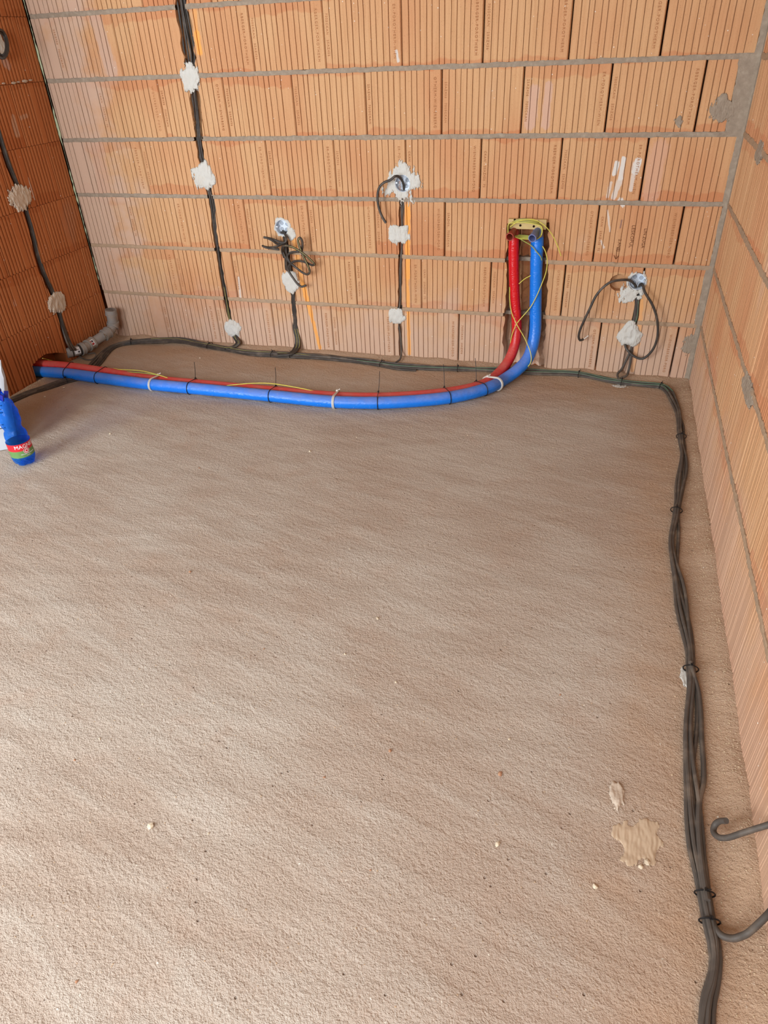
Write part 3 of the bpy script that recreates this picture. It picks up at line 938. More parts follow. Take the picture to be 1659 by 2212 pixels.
# cables of the thick chase
t = thing('cable_run', bw(503, 745), 'thick run of dark cables in the long chase from the ceiling down', 'cable')
for i, (du, dn) in enumerate(((-7, -.020), (-1, -.012), (5, -.020), (2, -.006), (8, -.012))):
    pts = []
    for j, (u, v) in enumerate(((380, -60), (390, 0), (400, 60), (408, 110), (414, 165), (422, 230), (432, 325), (443, 380), (456, 430), (464, 500), (473, 560), (484, 620), (497, 690))):
        s = (1.3 if v < 120 else .62)
        pts.append(bw(u + du * s + 1.5 * math.sin(j * 1.3 + i), v, dn + .003 * math.sin(j * 2.1 + i * 2)))
    pts += [bw(508 + du * .5, 728, .002 + .004 * (i % 3)), bw(514 + du * .5, 741, .02 + .004 * i), fl(505 + du * .6, 749, .016)]
    if i < 4: pts.append(fl(484, 751, .012 + .002 * i))
    c = cable(pts).build('cable', 'cable', t)
    if i in (1, 3): stripe(pts[-6:]).build('stripe', 'stripe_yellow', c)

# cables below the coil box
t = thing('cable_run', bw(641, 760), 'dark cables dropping from the tangled coil to the floor bundle', 'cable')
for i in range(4):
    d = (i - 1.5) * 3.2
    pts = [bw(612 + d, 500, -.012), bw(622 + d * .7, 560, -.010), bw(630 + d * .7, 620, -.012), bw(634 + d * .7, 660, -.010 + .003 * (i % 2)), bw(638 + d * .8, 710, -.004),
           bw(643 + d * .8, 735, .01), bw(641 + d, 750, .03), fl(628 + d, 764, .02), fl(600, 765 + i, .014)]
    c = cable(pts).build('cable', 'cable', t)
    if i % 2: stripe(pts[4:-1]).build('stripe', 'stripe_yellow', c)

# the tangled coil hanging from the left box
def K(lst, s=.09645, ox=560, oy=460):
    return [bw(ox + q[0] * s, oy + q[1] * s, q[2]) for q in lst]
t = thing('cable_coil', bw(640, 560), 'tangled coil of dark cable ends hanging under the left wall box', 'cable')
coil = [
    [(530, 395, -.03), (560, 450, .0), (605, 560, .03), (595, 640, .035), (520, 665, .035), (400, 625, .04), (250, 575, .045), (95, 545, .05)],
    [(560, 420, -.03), (590, 500, .01), (610, 620, .02), (520, 690, .03), (400, 690, .04), (300, 620, .05), (190, 565, .05)],
    [(560, 690, .02), (470, 715, .03), (380, 755, .04), (250, 775, .05), (110, 755, .055), (78, 738, .056), (140, 770, .06), (300, 800, .05), (445, 818, .045)],
    [(600, 640, .01), (600, 800, .012), (605, 950, .012), (610, 1120, .008), (625, 1290, .0)],
    [(570, 640, .006), (575, 800, .010), (585, 980, .006), (590, 1150, .004), (600, 1270, -.004)],
    [(555, 1000, .02), (510, 850, .03), (530, 760, .04), (600, 733, .05), (750, 768, .06), (900, 850, .065), (1050, 960, .065), (1180, 1080, .06), (1235, 1148, .055), (1190, 1170, .05),
     (1050, 1110, .045), (900, 1075, .04), (780, 1090, .04), (690, 1150, .04), (645, 1230, .04), (665, 1310, .04), (760, 1460, .045), (860, 1590, .045), (940, 1650, .045), (1050, 1622, .045)],
    [(890, 870, .03), (780, 872, .03), (680, 905, .03), (630, 955, .03), (650, 1040, .03), (700, 1120, .035), (850, 1245, .04), (980, 1340, .045), (1080, 1375, .05), (1132, 1320, .055),
     (1090, 1180, .06), (1020, 1040, .06), (950, 880, .06), (893, 720, .06), (868, 620, .06), (905, 552, .058), (960, 620, .055), (968, 760, .05), (950, 860, .045)],
    [(520, 790, .02), (540, 900, .025), (610, 1030, .03), (720, 1150, .03)],
]
for i, L in enumerate(coil):
    pts = K(L)
    c = cable(pts, .0055, .005).build('cable', 'cable', t)
    if i in (5, 6): stripe(pts[3:9] if i == 5 else pts[9:16], .0055, .005).build('stripe', 'stripe_yellow', c)

# single cable of the middle box
t = thing('cable_tail', bw(830, 440), 'single dark cable curling out of the middle wall box', 'cable')
cable(W([(876, 418, -.03), (873, 410, -.028), (871.6, 398, -.01), (866.6, 387, .015), (860, 381, .03), (853, 381, .04), (843, 389, .045), (830, 394, .05), (820, 404, .05), (816, 418, .05), (816, 435, .048),
          (820, 454, .046), (826, 469, .045), (834, 482, .045)]), .0058).build('cable', 'cable', t)
t = thing('cable_run', bw(866, 775), 'thin dark cable in the narrow chase below the middle box', 'cable')
for d in (0, 5):
    cable(W([(876 - d, 412, -.012), (874 - d, 430, -.006), (870.6 - d * .6, 454, -.004), (868.6, 479, -.006), (870, 500, -.012), (868.6, 527, -.008), (866 - d * .3, 580, -.006), (865, 640, -.008), (863, 665, -.012), (861, 700, -.010), (864, 715, -.004),
          (866, 740, .004), (867, 760, .012)]) + [fl(864, 776, .020), fl(855, 783, .014)], .0046).build('cable', 'cable_dusty', t)

# the two loops of the right-hand box
t = thing('cable_tail', bw(1253, 735), 'long dark cable arching left from the right-hand wall box', 'cable')
cable(W([(1376, 628, -.034), (1374.5, 622, -.025), (1368, 611, .0), (1357, 605, .03), (1339, 605, .045), (1320, 609, .055), (1301.6, 622, .06), (1287, 640, .06), (1274, 667, .06), (1262, 692, .055), (1252.5, 714.5, .05),
          (1250, 728, .046), (1253, 735, .042), (1260, 733, .034)]), .0056).build('cable', 'cable', t)
cable(W([(1260, 733, .034), (1266, 729, .03), (1271, 725, .026)]), .0024).build('bare_core', 'white_nylon', t)
t = thing('cable_tail', bw(1398, 775), 'dark cable looping right from the right-hand box down to its plaster dab', 'cable')
cable(W([(1379, 622, -.034), (1383, 615, -.01), (1386, 613, .004), (1389, 618, .02), (1393, 631, .035), (1408, 656, .045), (1417, 679, .05), (1421, 703, .05), (1420, 729, .05), (1412, 752, .046), (1398, 769, .04), (1386, 775, .036),
          (1370.5, 770, .028), (1357, 758, .018), (1351, 748, .008), (1352, 736, -.004)]), .0056).build('cable', 'cable', t)
t = thing('cable_run', bw(1350, 812), 'pair of dark cables forked below the right-hand plaster dab', 'cable')
for i, d in enumerate((-3, 3, 0)):
    pts = W([(1380 + d, 625, -.02), (1376 + d, 650, -.012), (1373 + d, 685, -.008), (1366 + d, 705, -.010), (1364 + d, 725, -.008), (1365, 745, -.002)])
    if i == 0: pts += W([(1362, 757, .006), (1353, 778, .012), (1343, 797, .025)]) + [fl(1334, 808, .028), fl(1336, 818, .02)]
    elif i == 1: pts += W([(1364, 765, .006), (1360, 790, .014), (1357, 803, .026)]) + [fl(1354, 811, .026), fl(1340, 817, .018)]
    else: pts = pts[:-1]
    c = cable(pts, .0052).build('cable', 'cable_dusty' if i < 2 else 'cable', t)
    if i == 1: stripe(pts[1:4], .0052).build('stripe', 'stripe_green', c)

# left wall cable
t = thing('cable_run', lw(140, 725), 'dark cable in the straight chase of the shaded orange wall', 'cable')
for i, d in enumerate((-1.5, 1.5, 3.5)):
    pts = [lw(u + d, v, -.014 + .004 * i) for u, v in ((-64, 66), (-40, 160), (-14, 250), (2, 305), (20, 360), (47, 425), (62, 475), (88, 575), (120, 650), (130, 690))]
    pts += [lw(138 + d, 715, .0), lw(148 + d * 1.5, 742, .02), lw(157 + d * 2, 757, .05)]
    cable(pts, .0055).build('cable', 'cable', t)
# upper left box with coiled cable (cut by the picture's left edge)
t = thing('cable_coil', lw(3, 95), 'small coil of dark cable at the top left picture edge', 'cable')
for k, (rx, ry, dn) in enumerate(((15, 31, .05), (11, 25, .04))):
    pts = [lw(2 + rx * math.cos(a) + 3 * math.sin(a), 95 + ry * math.sin(a), dn + .01 * math.sin(2 * a)) for a in np.linspace(-2.6, 2.4, 14)]
    cable(pts, .0055).build('cable', 'cable', t)
tag(patch_mb('l', lw(-8, 95).y, lw(-8, 95).z, .055, .05, 61, .008, jag=.15).build('plaster_patch', 'plaster'), 'white gypsum patch behind the small cable coil at the left edge', 'plaster', 'plaster smears by the boxes')

# --- floor bundle
def polyline_s(P):
    s = [0]
    for a, b_ in zip(P, P[1:]): s.append(s[-1] + (b_ - a).length)
    return s
bun_px = [(-60, 905), (0, 876), (29, 863), (80, 842), (133, 824), (174, 812), (207, 784), (222, 766), (241, 750), (262, 742), (284, 739), (338, 737), (400, 741), (453, 748), (525, 758), (589, 764), (634, 767),
          (706, 771), (800, 781), (825, 785), (902, 793), (989, 797), (1098, 801), (1170, 805), (1250, 811), (1343, 824), (1400, 830), (1428, 833), (1447, 845), (1459, 872), (1466, 910), (1471, 945), (1477, 980), (1476, 1020),
          (1466, 1070), (1461, 1103), (1455, 1150), (1458, 1205), (1468, 1265), (1478, 1330), (1488, 1395), (1492, 1445), (1493, 1500), (1493, 1600), (1494, 1680), (1498, 1755), (1508, 1835), (1518, 1900), (1525, 1945), (1533, 1990),
          (1543, 2050), (1538, 2110), (1526, 2165), (1524, 2260), (1530, 2400)]
bunc = spline([fl(u, v, .008) for u, v in bun_px], .01)
bs = polyline_s(bunc)
tie_px = [(140, 821), (284, 739), (451, 748), (589, 764), (630, 767), (825, 785), (989, 797), (1250, 811), (1343, 824), (1428, 833), (1471, 945), (1461, 1103), (1492, 1445), (1523, 1935), (1533, 1992)]
tie_i = [min(range(len(bunc)), key=lambda i: (bunc[i] - fl(u, v, .008)).length) for u, v in tie_px]
tie_s = [bs[i] for i in tie_i]
i_corner = min(range(len(bunc)), key=lambda i: (bunc[i] - fl(1428, 833, .008)).length)
bundle = thing('cable_bundle', fl(870, 792), 'long tied bundle of dark cables along the floor by the walls', 'cable bundle')
rndb = random.Random(17)
NB_ = 9
slots_b = [(-2, 0), (-1, 0), (0, 0), (1, 0), (2, 0), (-1.5, 1), (-.5, 1), (.5, 1), (1.5, 1)]
slots_r = {0: (-.75, 0), 1: (.0, .5), 3: (.75, 0), 5: (-.4, 1.3), 7: (.4, 1.3)}
for i in range(NB_):
    ph = [rndb.uniform(0, 6.28) for _ in range(4)]
    pts = []
    run = slots_r.get(i)
    for j in range(0, len(bunc), 2):
        if run is None and j > i_corner - 6 - i * 26: break
        q = bunc[j]
        tt = (bunc[min(j + 2, len(bunc) - 1)] - bunc[max(j - 2, 0)]).normalized()
        sd = Vector((tt.y, -tt.x, 0)).normalized()
        f = min(1, max(0, (j - i_corner + 10) / 20)) if run else 0
        la = slots_b[i][0] * (1 - f) + (run[0] * f if run else 0)
        ly = slots_b[i][1] * (1 - f) + (run[1] * f if run else 0)
        pin = 1 - .75 * max(math.exp(-((bs[j] - s) / .06) ** 2) for s in tie_s)
        spread = 1.0 + (.35 if run and j > i_corner else .30) * pin
        wig = (.55 if j > i_corner else .7) * pin * (math.sin(bs[j] * 9 + ph[0]) + .6 * math.sin(bs[j] * 17 + ph[1]))
        lat = CR * 1.9 * (la * spread + wig)
        lf = .7 * pin * (.5 + .5 * math.sin(bs[j] * 11 + ph[2]))
        z = CR + CR * 1.75 * (ly * (1 - .55 * pin) + .35 * lf * (i % 2)) + floor_h(q.x, q.y)
        pts.append(Vector((q.x + sd.x * lat, q.y + sd.y * lat, z)))
    c = MB().tube(pts, CR, 8).build('cable', 'cable_dusty' if run or i % 3 == 0 else 'cable', bundle)
    if i in (5, 7):
        stripe([p for p in pts[::3] if p.x > (1.5 if i == 7 else 2.1) and p.y > -.2], CR, .012, (0, -.4, 1)).build('stripe', 'stripe_green', c)
    if i == 6: stripe([p for p in pts[::3] if .25 < p.x < 1.3 and p.y > -.25], CR, .012, (0, -.4, 1)).build('stripe', 'stripe_yellow', c)
# the one cable that strays from the bundle near the right wall
pts = [fl(1492, 1430, .02), fl(1497, 1452, .016), (fl(1508, 1490, .008)), fl(1513, 1530, .006), fl(1516, 1600, .006), fl(1520, 1660, .006), fl(1519, 1695, .007), fl(1512, 1722, .010), fl(1509, 1760, .012), fl(1512, 1830, .014), fl(1521, 1905, .016), fl(1528, 1945, .018)]
MB().tube(spline(pts, .008), .0058, 8).build('cable', 'cable_dusty', bundle)
for i in tie_i:
    q = bunc[i]; tt = (bunc[min(i + 2, len(bunc) - 1)] - bunc[max(i - 2, 0)]).normalized()
    sd = Vector((tt.y, -tt.x, 0)).normalized()
    w = .030 if i < i_corner else .0185
    h0 = floor_h(q.x, q.y)
    pts = [q + sd * (w * math.cos(a)) + Vector((0, 0, h0 - q.z + .0115 + .0125 * math.sin(a))) for a in np.linspace(0, 6.28, 19)[:-1]]
    tie = MB().tube(pts, .0016, 6, closed=True).build('cable_tie', 'black', bundle)
    hd = q + Vector((0, 0, h0 - q.z + .026))
    b = MB(); b.box(hd, .006, .006, .005)
    b.tube([hd, hd + Vector((rndb.uniform(-.006, .006), -.004, .012))], .0012, 5)
    b.build('tie_head', 'black', tie)
# loose loop under the grey pipe
t = thing('cable_tail', fl(185, 775), 'thin dusty cable loop lying under the grey drain pipe', 'cable')
cable([fl(168, 764, .02), fl(180, 775, .008), fl(197, 777, .008), fl(207, 770, .012), fl(205, 763, .02), fl(190, 764, .016)], .0042).build('cable', 'cable_dusty', t)

# --- cable ends sticking out of the right wall
t = thing('cable_hook', rw(1600, 1803, .06), 'dark cable end bent into a hook, poking out of the right wall', 'cable')
cable([rw(1690, 1770, -.02), rw(1659, 1782, .006), rw(1630, 1791, .024), rw(1602, 1800, .042), rw(1569, 1810, .062), rw(1551, 1808, .073), rw(1541, 1795, .078), rw(1545, 1781, .075), rw(1555, 1774, .069), rw(1569, 1773, .062)], .0060, .004, 10).build('cable', 'cable_dusty', t)
t = thing('cable_branch', rw(1584, 2026, .1), 'dark cable curving from the floor bundle up to the right wall', 'cable')
cable([fl(1534, 1960, .008), fl(1538, 1985, .008), fl(1546, 2007, .010), fl(1563, 2023, .016), fl(1584, 2027, .020), fl(1600, 2023, .030), fl(1615, 2016, .045), fl(1640, 1994, .060), fl(1659, 1975, .070), rw(1680, 1950, -.01)], .0062, .004, 10).build('cable', 'cable_dusty', t)

# ------------------------------------------------------------------ red and blue insulated pipes
RR, RB = .0235, .0275
red_px = [(60, 786), (96, 788), (145, 792), (217, 802), (337, 821), (417, 829), (590, 845), (724, 857), (819, 859), (900, 855), (967, 848), (1020, 838)]
blue_px = [(60, 800), (96, 803), (145, 807), (212, 816), (323, 830), (406, 838), (585, 855), (721, 868), (816, 870), (900, 866), (975, 858), (1030, 846)]
red_pts = [Vector((-.085, fl(60, 786, .055).y, .058))] + [fl(u, v, z) for (u, v), z in zip(red_px, [.056, .054, .046, .036] + [RR] * 8)][1:]
blue_pts = [Vector((-.085, fl(60, 800, .03).y, .03))] + [fl(u, v, RB) for u, v in blue_px][1:]
red_pts += [fl(1052, 826, .026), bw(1078, 805, .16), bw(1096, 783, .10), bw(1108, 758, .062), bw(1115, 728, .036), bw(1116, 695, .022), bw(1112, 640, .014), bw(1110, 580, .010), bw(1110, 530, .008), bw(1111, 512, .006)]
blue_pts += [fl(1062, 835, .029), bw(1090, 819, .20), bw(1118, 799, .14), bw(1139, 776, .09), bw(1150, 748, .056), bw(1156, 715, .036), bw(1157, 660, .024), bw(1158, 600, .018), bw(1160, 540, .014), bw(1161, 512, .010)]
def insulated(name, label, pts, r, mat, plug, end_uv, seed):
    P = spline(pts, .012)
    t = thing(name, P[len(P) // 2] - Vector((0, 0, r)), label, 'pipe')
    rn = random.Random(seed)
    rr = [r * (1 + .018 * noise.noise(Vector((i * .35, seed, 0))) + .012 * noise.noise(Vector((i * 1.7, seed, 2)))) for i in range(len(P))]
    ins = MB().tube(P, rr, 22).build('insulation', mat, t)
    # tape wraps on the upright stretch
    s = len(P)
    for i in ([s - 4, s - 7] if seed == 1 else [s - 3, s - 5, s - 9]):
        MB().tube(P[i - 1:i + 2], r * 1.025, 22, caps=False).build('tape_wrap', mat, ins)
    # plastic end stub sticking out of the wall
    top = P[-1] + Vector((0, .004, .030))
    e = Vector(end_uv)
    ax = (e - top).normalized()
    vs = []; n = 20
    u = ax.orthogonal().normalized(); w = ax.cross(u)
    prof = [(0, .0145), (.55, .0145), (.60, .0165), (1, .0175), (1, .0140), (.35, .0125)]
    L = (e - top).length
    b = MB()
    for f, rad in prof:
        for j in range(n):
            an = 2 * math.pi * j / n
            vs.append(top + ax * (L * f) + (u * math.cos(an) + w * math.sin(an)) * rad)
    fs = [(k * n + j, k * n + (j + 1) % n, (k + 1) * n + (j + 1) % n, (k + 1) * n + j) for k in range(len(prof) - 1) for j in range(n)]
    fs += [tuple(reversed(range(n))), tuple(range((len(prof) - 1) * n, len(prof) * n))]
    b.add(vs, fs); st = b.build('end_stub', plug, t)
    b = MB(); b.tube([P[-1] + Vector((0, 0, -.004)), P[-1] + Vector((0, .002, .022)), top + Vector((0, .004, .008))], [r * .98, r * .85, r * .6], 18)
    b.build('elbow', plug, t)
    return t, P
red_t, RP = insulated('insulated_pipe', 'red foil-insulated pipe curving from the floor up into the wall', red_pts, RR, 'red', 'plug_red', bw(1101, 512, .085), 1)
blue_t, BP = insulated('insulated_pipe', 'blue foil-insulated pipe running in front of the red one', blue_pts, RB, 'blue', 'plug_blue', bw(1149.5, 515, .085), 2)

def near(P, x): return min(range(len(P)), key=lambda i: abs(P[i].x - x) + (9 if P[i].z > .2 else 0))
def pipe_tie(u, v, label, mat, tail=None, rad=.0017, rows=1, slant=0.0):
    bi = near(BP, fl(u, v, RB).x)
    q = BP[bi]
    tt = (BP[bi + 1] - BP[bi - 1]).normalized()
    ri = min(range(len(RP)), key=lambda i: abs((RP[i] - q).dot(tt)) + (5 if (RP[i] - q).length > .2 else 0))
    p = RP[ri]
    sd = Vector((tt.y, -tt.x, 0)).normalized()    # horizontal, across the pipes
    upv = sd.cross(tt).normalized()
    if upv.z < 0: upv = -upv
    c1 = ((q).dot(sd), q.dot(upv), RB + .0025); d = p - q
    c2 = ((q + d).dot(sd), (q + d).dot(upv), RR + .0025)
    base = tt * q.dot(tt)
    pts2 = []
    for cx, cy, r in (c1, c2):
        for a in np.linspace(0, 2 * math.pi, 40)[:-1]: pts2.append((cx + r * math.cos(a), cy + r * math.sin(a)))
    pts2 = sorted(set(pts2))
    def cross(o, a, b_): return (a[0] - o[0]) * (b_[1] - o[1]) - (a[1] - o[1]) * (b_[0] - o[0])
    lo_, up_ = [], []
    for s_ in pts2:
        while len(lo_) > 1 and cross(lo_[-2], lo_[-1], s_) <= 0: lo_.pop()
        lo_.append(s_)
    for s_ in reversed(pts2):
        while len(up_) > 1 and cross(up_[-2], up_[-1], s_) <= 0: up_.pop()
        up_.append(s_)
    hull = lo_[:-1] + up_[:-1]
    t = thing('pipe_tie', Vector((q.x, q.y, 0)), label, 'tie', 'ties around the red and blue pipes')
    loop = [base + sd * a + upv * c for a, c in hull]
    for k in range(rows):
        off = tt * (k * rad * 2.2 - slant * 0)
        lp = [s_ + off for s_ in loop]
        MB().tube(lp, rad, 6, closed=True).build('band', mat, t)
    top = max(loop, key=lambda s_: s_.z + (0.4 * (s_ - p).dot(Vector((0, 0, 1)))) - (s_ - (p + Vector((0, 0, RR)))).length)
    if tail is not None:
        b = MB(); b.box(top + Vector((0, 0, .003)), .006, .007, .006); b.build('lock', mat, t)
        e = top + Vector(tail)
        b = MB(); b.tube(spline([top + Vector((0, 0, .002)), (top + e) / 2 + Vector((.001, .002, 0)), e], .01), .0014, 6); b.build('tail', mat, t)
    elif mat == 'white_nylon':
        b = MB(); b.box(top + Vector((0, 0, .004)), .009, .010, .008)
        b.tube([top + Vector((0, 0, .004)), top + Vector((.012, .006, .010))], .0022, 6)
        b.build('lock', mat, t)
    return t
pipe_tie(145, 806, 'black tie on the pipes nearest the shaded orange wall', 'black')
pipe_tie(212, 815, 'black tie without a tail, second from the shaded orange wall', 'black')
pipe_tie(410, 838, 'black tie with leaning tail, left of the two loose wire humps', 'black', (-.012, .035, .070))
pipe_tie(588, 855, 'black tie with upright tail beside the second yellow wire hump', 'black', (-.006, .03, .080))
pipe_tie(819, 870, 'black tie with straight upright tail at the lowest bend of the pipes', 'black', (.004, .02, .092))
pipe_tie(968, 860, 'black tie with tall tail on the right upward curve of the pipes', 'black', (-.012, .03, .098))
pipe_tie(1046, 842, 'black tie with tail next to the rightmost white tie', 'black', (-.014, .03, .098))
pipe_tie(328, 830, 'white tie on the pipes, leftmost of the three', 'white_nylon', None, .0026, 2)
pipe_tie(723, 868, 'white tie on the pipes, middle of the three', 'white_nylon', None, .0026, 2)
pipe_tie(1072, 830, 'white tie on the pipes, rightmost of the three', 'white_nylon', None, .0034, 2)

# wooden bracket with screws behind the pipe ends
t = thing('wooden_board', bw(1140, 494), 'short pale wooden board screwed to the wall behind the pipe ends', 'board')
a_, c_ = bw(1100, 471), bw(1180, 494)
b = MB(); b.box(((a_.x + c_.x) / 2, -.008, (a_.z + c_.z) / 2), c_.x - a_.x, .022, a_.z - c_.z)
b.build('board', 'wood', t, smooth=False)
for u, v in ((1124, 487), (1153, 489), (1163, 479), (1112, 475)):
    p = bw(u, v, .0196); b = MB(); b.tube([p, p + Vector((0, -.0012, 0))], .005, 12); b.build('screw_hole', 'dark', t)

# earth wire wound round the stubs, with loose ends
t = thing('earth_wire', bw(1140, 560), 'yellow-green earth wire wound around the two pipe ends', 'wire')
def wire(pts, mat='wire', r=.0021): MB().tube(spline(pts, .006), r, 6).build('strand', mat, t)
for k in range(6):
    o = .022 + .006 * k; e = k * .9
    L = [(1097 - e + k, 502 + k, o), (1099, 488 - e, o), (1112, 477 + k * .9, o), (1135, 473 + k * 1.6, o + .004), (1158, 478 + k * 1.4, o), (1169 + (k % 3) - 1, 490, o), (1170, 502 + e, o), (1160, 512 + e, o - .01), (1140, 509 + 1.5 * k, o - .012), (1118, 507 + 1.4 * k, o - .01), (1104, 505, o - .004)]
    wire(W(L), 'wire' if k % 2 else 'wire_green')
wire(W([(1102, 490, .05), (1120, 478, .056), (1150, 474, .06), (1172, 484, .06), (1190, 503, .05), (1203, 528, .042), (1212, 553, .036)]))
wire(W([(1110, 508, .03), (1130, 520, .045), (1148, 531, .05), (1160, 545, .05), (1168, 555, .046), (1170, 562, .040)]), 'wire_green')
wire(W([(1121, 613, .03), (1134, 602, .032), (1149, 594, .03)]))
wire(W([(1172, 532, .03), (1178, 543, .035), (1182, 562, .04), (1180, 585, .045), (1172, 609, .05), (1148.5, 659.5, .06), (1116, 700, .068), (1105, 727, .06), (1101, 756, .045)]))
wire(W([(1101, 620, .03), (1101, 646, .036), (1104.6, 673, .05), (1116, 700, .074), (1135, 734, .09), (1147, 767, .115), (1146, 784, .125), (1135, 797, .12)]))
for nm, pp in (('thin yellow-green wire hump behind the pipes, left one', [fl(246, 796, .05), fl(258, 798, .056), fl(305, 801, .058), fl(335, 808, .056), fl(362, 816, .046)]),
               ('thin yellow-green wire hump behind the pipes, middle one', [fl(490, 833, .046), fl(507, 831, .054), fl(545, 828, .060), fl(580, 828, .060), fl(630, 835, .056), fl(680, 845, .044)])):
    q = MB().tube(spline(pp, .008), .0021, 6).build('earth_wire', 'wire'); tag(q, nm, 'wire')
q = MB().tube(spline([fl(272, 803, .05), fl(310, 806, .056), fl(348, 811, .052)], .008), .0021, 6).build('earth_wire', 'wire_green'); tag(q, 'short green wire strand lying under the left wire hump', 'wire')
q = MB().tube(spline([lw(92, 774, .01), fl(104, 777, .06), fl(118, 781, .058)], .006), .0021, 6).build('earth_wire', 'wire'); tag(q, 'yellow-green wire end above the red pipe at the wall hole', 'wire')

# ------------------------------------------------------------------ grey drain pipe in the left corner
def drain():
    TOP, B1 = bw(239, 669, .085), bw(244, 702, .085)
    E1 = fl(228, 722, .075); E2 = fl(197, 742, .055); E3 = fl(176, 754, .050); E4 = fl(143, 763, .05); E4.x = max(E4.x, -.01)
    r = .0265
    t = thing('drain_pipe', E2 - Vector((0, 0, .05)), 'grey plastic drain pipe with elbows standing up in the left corner', 'pipe')
    ctr = spline([TOP, TOP * .4 + B1 * .6, B1, (B1 + E1) / 2 + Vector((-.0, .004, -.006)), E1, (E1 + E2) / 2, E2, E3, E4], .006)
    S = polyline_s(ctr); Lt = S[-1]
    def at(s):
        i = max(0, min(len(S) - 2, int(np.searchsorted(S, s)) - 1))
        return ctr[i].lerp(ctr[i + 1], (s - S[i]) / (S[i + 1] - S[i]))
    def seg(f0, f1):
        f0, f1 = max(0, f0), min(1, f1); k = max(2, int((f1 - f0) * Lt / .006) + 1)
        return [at((f0 + (f1 - f0) * i / (k - 1)) * Lt) for i in range(k)]
    pcs = [('upright_piece', 0, .20, 1.0), ('upper_elbow', .20, .40, 1.0), ('straight_piece', .40, .72, .96), ('lower_elbow', .72, 1.0, 1.0)]
    for nm, a, c, k in pcs:
        o = MB().tube(seg(a, c + .01), r * k, 24).build(nm, 'pvc', t)
    for f0, f1, nm in ((0, .06, 'cap'), (.17, .23, 'socket'), (.34, .42, 'socket'), (.60, .70, 'socket'), (.78, .82, 'socket')):
        o = MB().tube(seg(f0, f1), r * 1.17, 24).build(nm, 'pvc', t)
        for f in (f0 + .004, f1 - .004) if nm == 'socket' else (f1,):
            q = seg(f - .009, f + .009)
            if len(q) > 1: MB().tube(q, r * 1.24, 24).build('lip', 'pvc', o)
    q = seg(.825, .845); MB().tube(q, r * 1.09, 24).build('rubber_ring', 'rubber', t)
    q = seg(.925, .938); MB().tube(q, r * 1.05, 24, caps=False).build('black_strap', 'black', t)
    q = seg(.42, .435); MB().tube(q, r * 1.10, 24).build('hose_clamp', 'steel', t)
    cl = q[0] + Vector((.02, -.022, .012))
    b = MB(); b.tube([cl, cl + Vector((.012, -.016, 0))], .003, 8); b.box(cl + Vector((.010, -.012, 0)), .004, .006, .022); b.box(cl + Vector((.010, -.012, 0)), .016, .004, .004)
    b.build('wing_nut', 'steel', t)
    # stickers
    def sticker(f, w, h, prints):
        i = min(range(len(S)), key=lambda k: abs(S[k] - f * Lt)); c = ctr[i]; ax = (ctr[i + 2] - ctr[i - 2]).normalized()
        out = (CAM - c); out = (out - ax * out.dot(ax)).normalized(); sd = ax.cross(out)
        n = 9; vs = []; rad = r * (1.185 if .60 < f < .70 else 1.012)
        def P(x, y, lift=0): an = y / rad; return c + ax * x + (out * math.cos(an) + sd * math.sin(an)) * (rad + lift)
        def quad(x0, x1, y0, y1, lift, nm, mat, par):
            vs = []
            for k in range(n):
                y = y0 + (y1 - y0) * k / (n - 1)
                vs += [P(x0, y, lift), P(x1, y, lift)]
            b = MB().add(vs, [(2 * k, 2 * k + 1, 2 * k + 3, 2 * k + 2) for k in range(n - 1)])
            return b.build(nm, mat, par)
        st = quad(-w / 2, w / 2, -h / 2, h / 2, .0006, 'sticker', 'sticker', t)
        for x0, x1, y0, y1, m in prints: quad(x0 * w, x1 * w, y0 * h, y1 * h, .0011, 'print', m, st)
    sticker(.885, .030, .036, [(-.35, -.05, -.35, -.1, 'ink'), (.05, .3, .1, .4, 'ink'), (-.3, .2, .05, .12, 'ink')])
    sticker(.655, .026, .034, [(-.25, .3, -.35, -.05, 'ink_red'), (-.3, .1, .05, .35, 'ink'), (.15, .35, .1, .4, 'ink_red')])
    return t
drain()

